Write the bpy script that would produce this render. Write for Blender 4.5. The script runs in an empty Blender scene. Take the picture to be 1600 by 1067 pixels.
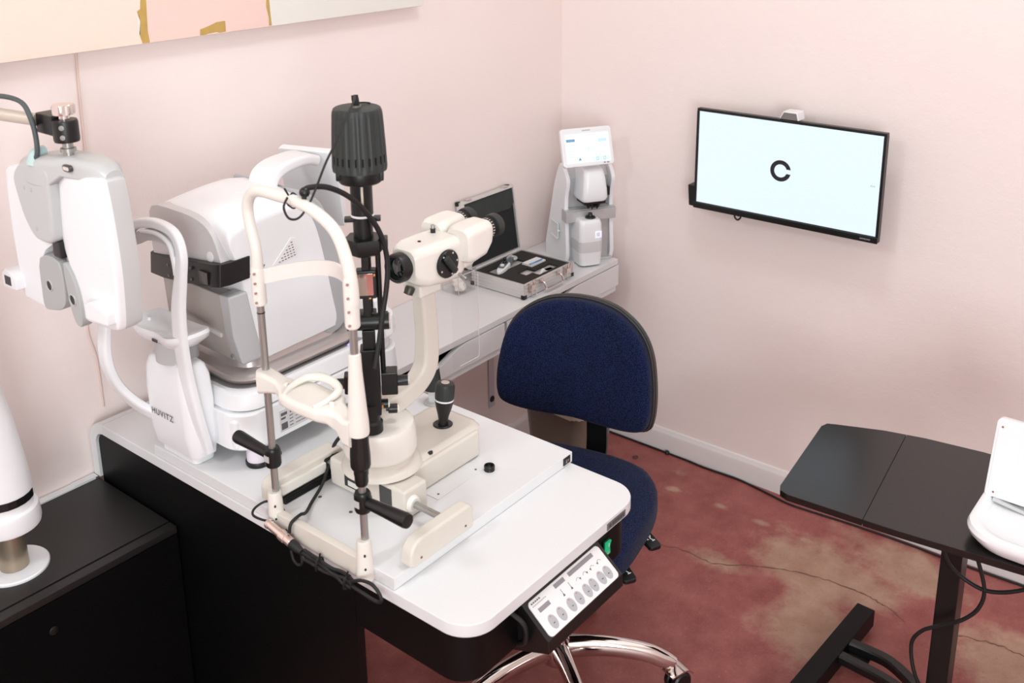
import bpy, bmesh, math, random
from mathutils import Vector, Matrix
random.seed(7)
SC = bpy.context.scene
COL = SC.collection
PI = math.pi
V = Vector

# ------------------------------------------------------------------ materials
def lin(c):
    return tuple(((x/255.0+0.055)/1.055)**2.4 if x/255.0 > 0.04045 else x/255.0/12.92 for x in c)

def mat(name, rgb, rough=0.45, metal=0.0, var=0.0, vscale=12.0, bump=0.0, bscale=300.0, **kw):
    m = bpy.data.materials.new(name); m.use_nodes = True
    nt = m.node_tree; p = nt.nodes['Principled BSDF']
    c = lin(rgb)
    p.inputs['Base Color'].default_value = (*c, 1)
    p.inputs['Roughness'].default_value = rough
    p.inputs['Metallic'].default_value = metal
    for k, v in kw.items():
        p.inputs[k.replace('_', ' ')].default_value = v
    tc = nt.nodes.new('ShaderNodeTexCoord')
    if var > 0:
        n = nt.nodes.new('ShaderNodeTexNoise'); n.inputs['Scale'].default_value = vscale
        n.inputs['Detail'].default_value = 5
        nt.links.new(tc.outputs['Object'], n.inputs['Vector'])
        mx = nt.nodes.new('ShaderNodeMix'); mx.data_type = 'RGBA'
        mx.inputs[6].default_value = (*[x*(1-var) for x in c], 1)
        mx.inputs[7].default_value = (*[min(1, x*(1+var)) for x in c], 1)
        nt.links.new(n.outputs['Fac'], mx.inputs[0])
        nt.links.new(mx.outputs[2], p.inputs['Base Color'])
    if bump > 0:
        b = nt.nodes.new('ShaderNodeTexNoise'); b.inputs['Scale'].default_value = bscale
        b.inputs['Detail'].default_value = 3
        nt.links.new(tc.outputs['Object'], b.inputs['Vector'])
        bp = nt.nodes.new('ShaderNodeBump'); bp.inputs['Strength'].default_value = bump
        bp.inputs['Distance'].default_value = 0.002
        nt.links.new(b.outputs['Fac'], bp.inputs['Height'])
        nt.links.new(bp.outputs['Normal'], p.inputs['Normal'])
    return m

def emat(name, rgb, strength):
    m = bpy.data.materials.new(name); m.use_nodes = True
    p = m.node_tree.nodes['Principled BSDF']
    c = lin(rgb)
    p.inputs['Base Color'].default_value = (0.02, 0.02, 0.02, 1)
    p.inputs['Roughness'].default_value = 0.35
    p.inputs['Emission Color'].default_value = (*c, 1)
    p.inputs['Emission Strength'].default_value = strength
    return m

# ------------------------------------------------------------------ mesh builder
def frame(axis):
    a = V(axis).normalized()
    t = V((0, 0, 1)) if abs(a.z) < 0.9 else V((1, 0, 0))
    u = t.cross(a).normalized(); w = a.cross(u)
    return u, w, a

class B:
    def __init__(s):
        s.bm = bmesh.new()
    def _mark(s, geom_faces, mi):
        for f in geom_faces: f.material_index = mi
    def add(s, o, M=None, mi=None):
        """merge another builder"""
        me = bpy.data.meshes.new('tmp'); o.bm.to_mesh(me)
        if M is not None: me.transform(M)
        n = len(s.bm.faces); s.bm.from_mesh(me); bpy.data.meshes.remove(me)
        if mi is not None:
            s.bm.faces.ensure_lookup_table()
            for f in s.bm.faces[n:]: f.material_index = mi
        return s
    def xf(s, M):
        bmesh.ops.transform(s.bm, matrix=M, verts=s.bm.verts); return s
    def bevel(s, w, seg=3, ang=35):
        if w <= 0: return s
        s.bm.normal_update()
        es = [e for e in s.bm.edges if len(e.link_faces) == 2 and e.calc_face_angle(0) > math.radians(ang)]
        if es: bmesh.ops.bevel(s.bm, geom=es, offset=w, segments=seg, profile=0.5, affect='EDGES', clamp_overlap=True)
        return s
    def box(s, x0, x1, y0, y1, z0, z1, bev=0.0, seg=2, mi=0, M=None):
        t = B()
        M0 = Matrix.Translation(((x0+x1)/2, (y0+y1)/2, (z0+z1)/2)) @ Matrix.Diagonal((abs(x1-x0), abs(y1-y0), abs(z1-z0), 1))
        bmesh.ops.create_cube(t.bm, size=1.0, matrix=M0)
        t.bevel(bev, seg)
        return s.add(t, M, mi)
    def prism(s, pts, lo, hi, plane='XY', bev=0.0, seg=2, mi=0, M=None, ang=50):
        """extrude a 2-D outline along the axis left over; plane XY->z, XZ->y, YZ->x"""
        t = B()
        def P(a, b, h):
            return {'XY': (a, b, h), 'XZ': (a, h, b), 'YZ': (h, a, b)}[plane]
        lowv = [t.bm.verts.new(P(a, b, lo)) for a, b in pts]
        hiv = [t.bm.verts.new(P(a, b, hi)) for a, b in pts]
        t.bm.faces.new(lowv); t.bm.faces.new(hiv[::-1])
        n = len(pts)
        for i in range(n):
            t.bm.faces.new((lowv[i], hiv[i], hiv[(i+1) % n], lowv[(i+1) % n]))
        bmesh.ops.recalc_face_normals(t.bm, faces=t.bm.faces)
        t.bevel(bev, seg, ang)
        return s.add(t, M, mi)
    def lathe(s, prof, origin=(0, 0, 0), axis=(0, 0, 1), seg=32, mi=0, star=None, M=None, cap=True):
        """prof: list of (radius, height); star(angle, ring index) multiplies the radius"""
        t = B(); u, w, a = frame(axis); o = V(origin); rings = []
        for i, (r, h) in enumerate(prof):
            if r < 1e-6:
                rings.append([t.bm.verts.new(o + a*h)])
            else:
                ring = []
                for k in range(seg):
                    an = 2*PI*k/seg; rr = r*(star(k, i) if star else 1)
                    ring.append(t.bm.verts.new(o + a*h + (u*math.cos(an) + w*math.sin(an))*rr))
                rings.append(ring)
        for A, C in zip(rings, rings[1:]):
            if len(A) == 1 and len(C) == 1: continue
            for k in range(seg):
                k2 = (k+1) % seg
                if len(A) == 1: t.bm.faces.new((A[0], C[k], C[k2]))
                elif len(C) == 1: t.bm.faces.new((A[k], C[0], A[k2]))
                else: t.bm.faces.new((A[k], C[k], C[k2], A[k2]))
        for R in ((rings[0], rings[-1]) if cap else ()):
            if len(R) > 1: t.bm.faces.new(R)
        bmesh.ops.recalc_face_normals(t.bm, faces=t.bm.faces)
        return s.add(t, M, mi)
    def cyl(s, p, q, r, r2=None, seg=24, mi=0, bev=0.0):
        p, q = V(p), V(q); L = (q-p).length; r2 = r if r2 is None else r2
        b = min(bev, r*0.5, L*0.4)
        prof = [(0, 0), (r-b, 0), (r, b), (r2, L-b), (r2-b, L), (0, L)] if b > 0 else [(r, 0), (r2, L)]
        return s.lathe(prof, p, q-p, seg, mi)
    def loft(s, rings, closed=False, cap=True, mi=0, M=None):
        t = B(); rv = [[t.bm.verts.new(p) for p in R] for R in rings]
        n = len(rings[0]); pairs = list(zip(rv, rv[1:]))
        if closed: pairs.append((rv[-1], rv[0]))
        for A, C in pairs:
            for k in range(n):
                t.bm.faces.new((A[k], C[k], C[(k+1) % n], A[(k+1) % n]))
        if cap and not closed:
            t.bm.faces.new(rv[0]); t.bm.faces.new(rv[-1][::-1])
        bmesh.ops.recalc_face_normals(t.bm, faces=t.bm.faces)
        return s.add(t, M, mi)
    def tube(s, pts, r, seg=10, mi=0, smooth=True, n=6, closed=False, sec=None, up=None):
        """sweep a circle (or the 2-D section sec) along a path; r may be a list"""
        pts = [V(p) for p in pts]
        rs = list(r) if isinstance(r, (list, tuple)) else [r]*len(pts)
        if smooth and len(pts) > 2: pts, rs = spline(pts, rs, n, closed)
        rings = []; prev = None; N = len(pts)
        for i, p in enumerate(pts):
            if closed: d = pts[(i+1) % N]-pts[i-1]
            else: d = pts[min(i+1, N-1)]-pts[max(i-1, 0)]
            d = d.normalized() if d.length > 1e-9 else V((0, 0, 1))
            if up is not None:
                u = V(up) - d*V(up).dot(d); u.normalize()
            elif prev is None: u = frame(d)[0]
            else:
                u = prev - d*prev.dot(d)
                u = u.normalized() if u.length > 1e-6 else frame(d)[0]
            prev = u; w = d.cross(u)
            if sec: rings.append([p + u*a*rs[i] + w*b*rs[i] for a, b in sec])
            else: rings.append([p + (u*math.cos(2*PI*k/seg) + w*math.sin(2*PI*k/seg))*rs[i] for k in range(seg)])
        return s.loft(rings, closed=closed, mi=mi)
    def sphere(s, c, r, sx=1, sy=1, sz=1, mi=0, seg=20):
        t = B(); bmesh.ops.create_uvsphere(t.bm, u_segments=seg, v_segments=seg//2, radius=r)
        t.xf(Matrix.Translation(c) @ Matrix.Diagonal((sx, sy, sz, 1)))
        return s.add(t, None, mi)
    def quad(s, pts, mi=0):
        f = s.bm.faces.new([s.bm.verts.new(p) for p in pts]); f.material_index = mi
        return s

def spline(pts, rs, n=6, closed=False):
    out, ro = [], []; N = len(pts); last = N if closed else N-1
    for i in range(last):
        if closed: p0, p1, p2, p3 = pts[i-1], pts[i], pts[(i+1) % N], pts[(i+2) % N]; ra, rb = rs[i], rs[(i+1) % N]
        else: p0, p1, p2, p3 = pts[max(i-1, 0)], pts[i], pts[i+1], pts[min(i+2, N-1)]; ra, rb = rs[i], rs[i+1]
        for k in range(n):
            t = k/n
            out.append(0.5*((2*p1)+(p2-p0)*t+(2*p0-5*p1+4*p2-p3)*t*t+(3*p1-p0-3*p2+p3)*t**3))
            ro.append(ra+(rb-ra)*t)
    if not closed: out.append(pts[-1]); ro.append(rs[-1])
    return out, ro

def rrect(x0, x1, y0, y1, r, n=6):
    """rounded rectangle outline; r a number or four radii (x0y0, x1y0, x1y1, x0y1)"""
    R = [r]*4 if not isinstance(r, (list, tuple)) else r
    out = []
    for (cx, cy, a0, rr) in ((x0+R[0], y0+R[0], PI, R[0]), (x1-R[1], y0+R[1], 1.5*PI, R[1]), (x1-R[2], y1-R[2], 0, R[2]), (x0+R[3], y1-R[3], 0.5*PI, R[3])):
        if rr <= 1e-6: out.append((cx, cy)); continue
        for k in range(n+1):
            a = a0+0.5*PI*k/n
            out.append((cx+rr*math.cos(a), cy+rr*math.sin(a)))
    return out

def smooth2(pts, n=4, closed=True):
    p3 = [V((a, b, 0)) for a, b in pts]
    o, _ = spline(p3, [1]*len(p3), n, closed)
    return [(p.x, p.y) for p in o]

def ellipse(cx, cy, rx, ry, n=24):
    return [(cx+rx*math.cos(2*PI*k/n), cy+ry*math.sin(2*PI*k/n)) for k in range(n)]

def text_builder(txt, size, M, thick=0.0002, spacing=1.0, bold=0.0):
    cu = bpy.data.curves.new('tmp_text', 'FONT'); cu.body = txt; cu.size = size
    cu.extrude = thick; cu.align_x = 'CENTER'; cu.align_y = 'CENTER'; cu.space_character = spacing; cu.offset = bold
    ob = bpy.data.objects.new('tmp_text', cu); COL.objects.link(ob)
    dg = bpy.context.evaluated_depsgraph_get()
    me = bpy.data.meshes.new_from_object(ob.evaluated_get(dg))
    t = B(); t.bm.from_mesh(me)
    bpy.data.objects.remove(ob); bpy.data.curves.remove(cu); bpy.data.meshes.remove(me)
    t.xf(M); return t

def basis(o, x, y, z=None):
    x, y = V(x).normalized(), V(y).normalized(); z = x.cross(y) if z is None else V(z)
    return Matrix(((x.x, y.x, z.x, o[0]), (x.y, y.y, z.y, o[1]), (x.z, y.z, z.z, o[2]), (0, 0, 0, 1)))

# ------------------------------------------------------------------ objects
def obj(name, b, mats, parent=None, loc=None, ang=40, wn=True):
    me = bpy.data.meshes.new(name)
    b.bm.normal_update(); b.bm.to_mesh(me); b.bm.free()
    root = parent
    while root is not None and root.parent is not None: root = root.parent
    off = V(root.location) if root is not None else (V(loc) if loc is not None else V((0, 0, 0)))
    if off.length > 0: me.transform(Matrix.Translation(-off))
    for m in (mats if isinstance(mats, (list, tuple)) else [mats]): me.materials.append(m)
    for p in me.polygons: p.use_smooth = True
    me.set_sharp_from_angle(angle=math.radians(ang))
    o = bpy.data.objects.new(name, me); COL.objects.link(o)
    if wn:
        w = o.modifiers.new('weighted_normal', 'WEIGHTED_NORMAL'); w.keep_sharp = True; w.weight = 60
    if parent is not None: o.parent = parent
    elif loc is not None: o.location = loc
    return o

def each(name, b, mats, parent):
    """one object per separate piece of the builder"""
    seen = set(); groups = []
    for v in b.bm.verts:
        if v in seen: continue
        st = [v]; seen.add(v); isl = []
        while st:
            a = st.pop(); isl.append(a)
            for e_ in a.link_edges:
                c = e_.other_vert(a)
                if c not in seen: seen.add(c); st.append(c)
        groups.append(isl)
    out = []
    for isl in groups:
        q = B(); mp = {v: q.bm.verts.new(v.co) for v in isl}; S = set(isl); done = set()
        for v in isl:
            for f in v.link_faces:
                if f in done: continue
                done.add(f); nf = q.bm.faces.new([mp[x] for x in f.verts]); nf.material_index = f.material_index
        out.append(obj(name, q, mats, parent))
    b.bm.free(); return out

def tag(o, label, cat, group=None):
    o['label'] = label; o['category'] = cat
    if group: o['group'] = group
    return o

def thing(name, label, cat, loc, group=None):
    o = bpy.data.objects.new(name, None); COL.objects.link(o); o.location = loc; o.empty_display_size = 0.05
    return tag(o, label, cat, group)

def struct(name, b, m):
    o = obj(name, b, m); o['kind'] = 'structure'; return o
# ------------------------------------------------------------------ camera
# corner of the two walls is the origin; left wall = plane y 0, right wall = plane x 0, floor z 0
CAMP = V((-2.729, -1.990, 1.836))
f_px, cy_px = 1616.0, 281.0
pit, yaw, rol = math.radians(15.95), math.radians(38.96), math.radians(-0.635)
Fv = V((math.cos(yaw)*math.cos(pit), math.sin(yaw)*math.cos(pit), -math.sin(pit)))
Rv = V((math.sin(yaw), -math.cos(yaw), 0)); Uv = Rv.cross(Fv)
Rr = Rv*math.cos(rol)+Uv*math.sin(rol); Ur = -Rv*math.sin(rol)+Uv*math.cos(rol)
cam = bpy.data.cameras.new('camera'); camo = bpy.data.objects.new('camera', cam); COL.objects.link(camo)
camo.matrix_world = Matrix(((Rr.x, Ur.x, -Fv.x, CAMP.x), (Rr.y, Ur.y, -Fv.y, CAMP.y), (Rr.z, Ur.z, -Fv.z, CAMP.z), (0, 0, 0, 1)))
cam.sensor_fit = 'HORIZONTAL'; cam.sensor_width = 36.0
cam.lens = f_px/1600.0*36.0
cam.shift_x = 0.0; cam.shift_y = -(533.5-cy_px)/1600.0
cam.clip_start = 0.05
cam.dof.use_dof = True; cam.dof.focus_distance = 2.3; cam.dof.aperture_fstop = 6.3
SC.camera = camo

# ------------------------------------------------------------------ materials of the room
def wall_mat():
    m = mat('pink_wall_paint', (243, 229, 225), 0.6, bump=0.0)
    nt = m.node_tree; p = nt.nodes['Principled BSDF']
    tc = nt.nodes.new('ShaderNodeTexCoord')
    n1 = nt.nodes.new('ShaderNodeTexNoise'); n1.inputs['Scale'].default_value = 28; n1.inputs['Detail'].default_value = 4
    n2 = nt.nodes.new('ShaderNodeTexNoise'); n2.inputs['Scale'].default_value = 160; n2.inputs['Detail'].default_value = 2
    ad = nt.nodes.new('ShaderNodeMath'); ad.operation = 'MULTIPLY_ADD'; ad.inputs[1].default_value = 0.35
    bp = nt.nodes.new('ShaderNodeBump'); bp.inputs['Strength'].default_value = 0.22; bp.inputs['Distance'].default_value = 0.004
    nt.links.new(tc.outputs['Object'], n1.inputs['Vector']); nt.links.new(tc.outputs['Object'], n2.inputs['Vector'])
    nt.links.new(n2.outputs['Fac'], ad.inputs[0]); nt.links.new(n1.outputs['Fac'], ad.inputs[2])
    nt.links.new(ad.outputs[0], bp.inputs['Height']); nt.links.new(bp.outputs['Normal'], p.inputs['Normal'])
    return m

def floor_mat():
    """red stained concrete, worn through to tan in patches that have their own place and outline"""
    m = bpy.data.materials.new('stained_concrete'); m.use_nodes = True
    nt = m.node_tree; p = nt.nodes['Principled BSDF']; L = nt.links.new
    tc = nt.nodes.new('ShaderNodeTexCoord')
    def noise(scale, det=6, rough=0.6):
        n = nt.nodes.new('ShaderNodeTexNoise'); n.inputs['Scale'].default_value = scale
        n.inputs['Detail'].default_value = det; n.inputs['Roughness'].default_value = rough
        L(tc.outputs['Object'], n.inputs['Vector']); return n
    def math_(op, a, b=None, c=None):
        n = nt.nodes.new('ShaderNodeMath'); n.operation = op
        for i, x in enumerate((a, b, c)):
            if x is None: continue
            if isinstance(x, (int, float)): n.inputs[i].default_value = x
            else: L(x, n.inputs[i])
        return n.outputs[0]
    def mix(fac, a, b):
        n = nt.nodes.new('ShaderNodeMix'); n.data_type = 'RGBA'
        L(fac, n.inputs[0])
        for i, x in ((6, a), (7, b)):
            if isinstance(x, tuple): n.inputs[i].default_value = (*lin(x), 1)
            else: L(x, n.inputs[i])
        return n.outputs[2]
    def ramp(x, lo, hi):
        n = nt.nodes.new('ShaderNodeMapRange'); n.inputs[1].default_value = lo; n.inputs[2].default_value = hi
        L(x, n.inputs[0]); return n.outputs[0]
    big = noise(3.2, 6, 0.62).outputs['Fac']; mid = noise(11, 6, 0.65).outputs['Fac']; fine = noise(150, 5, 0.75).outputs['Fac']
    red = mix(ramp(mid, 0.32, 0.70), (136, 68, 64), (166, 98, 92))
    # worn patches: soft ellipses (centre x, y, radii, turn) broken up by noise
    sx = nt.nodes.new('ShaderNodeSeparateXYZ'); L(tc.outputs['Object'], sx.inputs[0])
    acc = None
    for (cx, cy, rx, ry, rot, amp) in PATCHES:
        dx = math_('SUBTRACT', sx.outputs[0], cx); dy = math_('SUBTRACT', sx.outputs[1], cy)
        c, s_ = math.cos(rot), math.sin(rot)
        u = math_('ADD', math_('MULTIPLY', dx, c/rx), math_('MULTIPLY', dy, s_/rx))
        v = math_('ADD', math_('MULTIPLY', dx, -s_/ry), math_('MULTIPLY', dy, c/ry))
        d = math_('SQRT', math_('ADD', math_('MULTIPLY', u, u), math_('MULTIPLY', v, v)))
        g = math_('MULTIPLY', math_('MAXIMUM', math_('SUBTRACT', 1.0, d), 0.0), amp)
        acc = g if acc is None else math_('MAXIMUM', acc, g)
    w = math_('ADD', acc, math_('MULTIPLY', math_('SUBTRACT', big, 0.5), 1.5))
    w = math_('ADD', w, math_('MULTIPLY', math_('SUBTRACT', mid, 0.5), 0.7))
    tan = mix(ramp(mid, 0.3, 0.7), (158, 118, 98), (182, 150, 130))
    c1 = mix(ramp(w, 0.33, 0.70), red, tan)
    c2 = mix(ramp(fine, 0.58, 0.80), c1, (198, 146, 134))
    c3 = mix(ramp(fine, 0.42, 0.22), c2, (96, 44, 44))
    L(c3, p.inputs['Base Color'])
    L(math_('MULTIPLY_ADD', mid, 0.25, 0.33), p.inputs['Roughness'])
    bp = nt.nodes.new('ShaderNodeBump'); bp.inputs['Strength'].default_value = 0.08; bp.inputs['Distance'].default_value = 0.003
    L(fine, bp.inputs['Height']); L(bp.outputs['Normal'], p.inputs['Normal'])
    return m

PATCHES = [(-0.30, -1.12, 0.42, 0.20, 1.25, 1.15), (-0.13, -1.28, 0.30, 0.17, 1.4, 1.05), (-0.53, -1.17, 0.24, 0.20, 0.4, 1.25), (-0.19, -0.583, 0.03, 0.06, 0.2, 1.0), (-0.183, -0.736, 0.03, 0.05, 0, 1.0), (-0.187, -0.875, 0.03, 0.06, 0.1, 1.0), (-0.188, -1.016, 0.03, 0.06, 0, 1.0),
           (-0.36, -1.66, 0.34, 0.22, 1.35, 1.1), (-0.43, -0.86, 0.07, 0.20, 0.1, 0.75), (-0.10, -0.55, 0.05, 0.09, 0.2, 0.7),
           (-1.0, -2.2, 0.35, 0.25, 0.6, 0.9), (-2.2, -1.6, 0.4, 0.3, 0.2, 0.8)]
WALL = wall_mat()
FLOOR = floor_mat()
TRIM = mat('white_trim_paint', (233, 228, 226), 0.35, var=0.02)
CEIL = mat('ceiling_white', (240, 238, 234), 0.8, var=0.02, bump=0.15, bscale=90)
WHITE = mat('cool_white_plastic', (236, 237, 239), 0.32, var=0.012, vscale=6)
WHITE2 = mat('pearl_white_plastic', (234, 235, 236), 0.28, var=0.012, vscale=6)
LAM = mat('white_laminate', (223, 224, 225), 0.38, var=0.015, vscale=9)
LAMEDGE = mat('cream_edge_band', (226, 219, 211), 0.4, var=0.02)
CREAM = mat('cream_enamel', (230, 226, 218), 0.34, var=0.02, vscale=8)
CREAM2 = mat('grey_cream_enamel', (214, 208, 198), 0.38, var=0.02, vscale=8)
GREYP = mat('light_grey_plastic', (190, 191, 191), 0.4, var=0.03)
SILVER = mat('silver_grey_paint', (194, 195, 196), 0.32, 0.35, var=0.03)
TAUPE = mat('taupe_grey_plastic', (176, 168, 163), 0.45, var=0.03)
BLACKP = mat('black_plastic', (16, 17, 17), 0.38, var=0.15, vscale=40)
BLACKM = mat('black_anodised_metal', (22, 25, 24), 0.34, 0.2, var=0.12, vscale=40)
LAMPB = mat('lamp_housing_black', (38, 44, 42), 0.5, var=0.12, vscale=60)
BLACKW = mat('black_melamine', (6, 7, 7), 0.45, var=0.25, vscale=220, bump=0.25, bscale=900, Specular_IOR_Level=0.2)
CABTOP = mat('black_cabinet_top', (26, 25, 25), 0.42, var=0.25, vscale=220, bump=0.25, bscale=900)
BLACKT = mat('black_desk_laminate', (25, 22, 21), 0.22, var=0.18, vscale=14, bump=0.06, bscale=700, Specular_IOR_Level=0.5)
STEEL = mat('brushed_steel', (168, 168, 164), 0.30, 0.72, var=0.05, vscale=60)
CHROME = mat('polished_chrome', (224, 216, 212), 0.10, 1.0, var=0.02)
ALU = mat('ribbed_aluminium', (226, 225, 223), 0.32, 0.55, var=0.04, vscale=30)
RUBBER = mat('black_rubber', (18, 18, 18), 0.6, var=0.1)
FOAM = mat('dark_foam', (42, 39, 36), 0.95, var=0.25, vscale=90, bump=0.5, bscale=600)
LINING = mat('black_lining_cloth', (22, 23, 24), 0.9, var=0.2, vscale=60, bump=0.3, bscale=500)
def fabric():
    m = mat('navy_weave', (30, 38, 84), 0.9)
    nt = m.node_tree; p = nt.nodes['Principled BSDF']; L = nt.links.new
    tc = nt.nodes.new('ShaderNodeTexCoord')
    br = nt.nodes.new('ShaderNodeTexVoronoi'); br.inputs['Scale'].default_value = 420
    ns = nt.nodes.new('ShaderNodeTexNoise'); ns.inputs['Scale'].default_value = 14
    L(tc.outputs['Object'], br.inputs['Vector']); L(tc.outputs['Object'], ns.inputs['Vector'])
    r = nt.nodes.new('ShaderNodeValToRGB')
    r.color_ramp.elements[0].position = 0.05; r.color_ramp.elements[0].color = (*lin((40, 56, 104)), 1)
    r.color_ramp.elements[1].position = 0.62; r.color_ramp.elements[1].color = (*lin((8, 16, 44)), 1)
    L(br.outputs['Distance'], r.inputs['Fac'])
    mx = nt.nodes.new('ShaderNodeMix'); mx.data_type = 'RGBA'; mx.blend_type = 'MULTIPLY'; mx.inputs[0].default_value = 0.35
    L(r.outputs['Color'], mx.inputs[6]); L(ns.outputs['Color'], mx.inputs[7]); L(mx.outputs[2], p.inputs['Base Color'])
    bp = nt.nodes.new('ShaderNodeBump'); bp.inputs['Strength'].default_value = 0.5; bp.inputs['Distance'].default_value = 0.001
    L(br.outputs['Distance'], bp.inputs['Height']); L(bp.outputs['Normal'], p.inputs['Normal'])
    p.inputs['Sheen Weight'].default_value = 0.06; p.inputs['Specular IOR Level'].default_value = 0.15
    return m
FABRIC = fabric()
GLASSL = mat('lens_glass', (10, 22, 24), 0.05, 0.0, var=0.05, Coat_Weight=1.0)
def clear(name, rgb, rough=0.03, ior=1.45, tw=1.0):
    m = mat(name, rgb, rough, var=0.005); p = m.node_tree.nodes['Principled BSDF']
    p.inputs['Transmission Weight'].default_value = tw; p.inputs['IOR'].default_value = ior
    return m
def thin_clear(name, tint):
    """thin clear sheet: mostly passes light straight through, mirrors a little by Fresnel"""
    m = bpy.data.materials.new(name); m.use_nodes = True; nt = m.node_tree; nt.nodes.clear()
    out = nt.nodes.new('ShaderNodeOutputMaterial'); mx = nt.nodes.new('ShaderNodeMixShader'); fr = nt.nodes.new('ShaderNodeLayerWeight'); pw = nt.nodes.new('ShaderNodeMath'); pw.operation = 'POWER'; pw.inputs[1].default_value = 3.0
    tr = nt.nodes.new('ShaderNodeBsdfTransparent'); gl = nt.nodes.new('ShaderNodeBsdfGlossy')
    tr.inputs['Color'].default_value = (*lin(tint), 1); gl.inputs['Roughness'].default_value = 0.03; fr.inputs['Blend'].default_value = 0.35; nt.links.new(fr.outputs['Facing'], pw.inputs[0])
    nt.links.new(pw.outputs[0], mx.inputs[0]); nt.links.new(tr.outputs[0], mx.inputs[1]); nt.links.new(gl.outputs[0], mx.inputs[2])
    nt.links.new(mx.outputs[0], out.inputs[0]); return m
ACRYL = thin_clear('clear_acrylic', (255, 255, 255))
DARKTXT = mat('dark_print', (74, 74, 78), 0.5, var=0.02)
BLKTXT = mat('black_print', (18, 18, 20), 0.5, var=0.02)
GREYPR = mat('grey_print', (150, 150, 154), 0.5, var=0.02)

# ------------------------------------------------------------------ the room shell
XL, YR, ZC = -4.7, -4.3, 2.72
struct('wall_left', B().box(XL-0.1, 0.1, 0, 0.1, 0, ZC), WALL)
struct('wall_right', B().box(0, 0.1, YR-0.1, 0, 0, ZC), WALL)
FARW = mat('off_white_wall', (238, 237, 234), 0.6, var=0.02)
struct('wall_rear', B().box(XL-0.1, 0.0, YR-0.1, YR, 0, ZC), FARW)
struct('wall_front', B().box(XL-0.1, XL, YR, 0, 0, ZC), FARW)
struct('ceiling', B().box(XL-0.1, 0.1, YR-0.1, 0.1, ZC, ZC+0.1), CEIL)
bp_prof = [(0, 0), (0.015, 0), (0.015, 0.050), (0.013, 0.053), (0.013, 0.062), (0.009, 0.067), (0.007, 0.075), (0.003, 0.079), (0, 0.079)]
struct('baseboard_left', B().prism([(-y, z) for y, z in bp_prof], XL, 0, 'YZ', 0), TRIM)
struct('baseboard_right', B().prism([(-x, z) for x, z in bp_prof], YR, -0.015, 'XZ', 0), TRIM)

CRACKM = mat('crack_dirt', (118, 88, 78), 0.9, var=0.2, vscale=80)
def crack(b, pts, w, seedv):
    rnd = random.Random(seedv); P = [V((x, y, 0)) for x, y in pts]
    sp, _ = spline(P, [1]*len(P), 9); prev = None
    for i, p in enumerate(sp):
        d = (sp[min(i+1, len(sp)-1)]-sp[max(i-1, 0)]).normalized(); n = V((-d.y, d.x, 0))
        p = p+n*rnd.uniform(-0.004, 0.004); ww = w*rnd.uniform(0.35, 1.2)*(0.3 if i in (0, len(sp)-1) else 1)
        cur = [b.bm.verts.new((p.x+n.x*ww, p.y+n.y*ww, 0.0006)), b.bm.verts.new((p.x-n.x*ww, p.y-n.y*ww, 0.0006))]
        if prev:
            f = b.bm.faces.new((prev[0], prev[1], cur[1], cur[0])); f.material_index = 1
        prev = cur
fb = B().box(XL-0.1, 0.1, YR-0.1, 0.1, -0.1, 0)
crack(fb, [(-0.45, -0.847), (-0.363, -0.995), (-0.324, -1.112), (-0.317, -1.217), (-0.326, -1.289), (-0.356, -1.357)], 0.0022, 3)
crack(fb, [(-0.48, -0.656), (-0.447, -0.743), (-0.45, -0.847)], 0.0018, 4)
crack(fb, [(-0.33, -1.44), (-0.322, -1.482), (-0.299, -1.567), (-0.30, -1.626), (-0.29, -1.75)], 0.0022, 5)
struct('floor', fb, [FLOOR, CRACKM])

# ------------------------------------------------------------------ light
def area(name, loc, target, size, power, col=(1, 1, 1), sy=None, spread=180):
    l = bpy.data.lights.new(name, 'AREA'); l.energy = power; l.color = col; l.size = size
    if sy: l.shape = 'RECTANGLE'; l.size_y = sy
    l.spread = math.radians(spread)
    o = bpy.data.objects.new(name, l); COL.objects.link(o); o.location = loc
    o.rotation_euler = (V(target)-V(loc)).to_track_quat('-Z', 'Y').to_euler()
    return o
COOL_TINT = (0.925, 1.0, 1.03)  # slightly cyan tint shared by all the lights, no daylight source
area('ceiling_light', (-1.15, -1.05, 2.66), (-1.15, -1.05, 0), 0.30, 6.5, COOL_TINT)
area('ceiling_light', (-3.4, -0.7, 2.60), (-2.2, -0.9, 0), 0.35, 13, COOL_TINT)
area('ceiling_fill', (-1.5, -2.1, 2.70), (-1.5, -2.1, 0), 2.2, 10, COOL_TINT, 2.2)  # added unseen fill under the ceiling for soft light, not a fixture
area('rear_corner_fill', (-4.3, -3.5, 1.55), (0, -0.5, 0.75), 1.5, 72, COOL_TINT, 1.5)  # added unseen fill behind the camera, brightens both walls; no window there
W = bpy.data.worlds.new('world'); SC.world = W; W.use_nodes = True
W.node_tree.nodes['Background'].inputs[0].default_value = (1, 0.98, 0.96, 1)
W.node_tree.nodes['Background'].inputs[1].default_value = 0.5
vs = SC.view_settings; vs.view_transform = 'Standard'; vs.look = 'None'; vs.gamma = 1.0; vs.use_curve_mapping = False; vs.exposure = 0.2
SC.cycles.max_bounces = 10; SC.cycles.diffuse_bounces = 5; SC.cycles.glossy_bounces = 5; SC.cycles.transmission_bounces = 8; SC.cycles.transparent_max_bounces = 24
SC.cycles.use_denoising = True
SC.cycles.sample_clamp_indirect = 6.0
SC.cycles.caustics_reflective = False; SC.cycles.caustics_refractive = False
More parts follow.
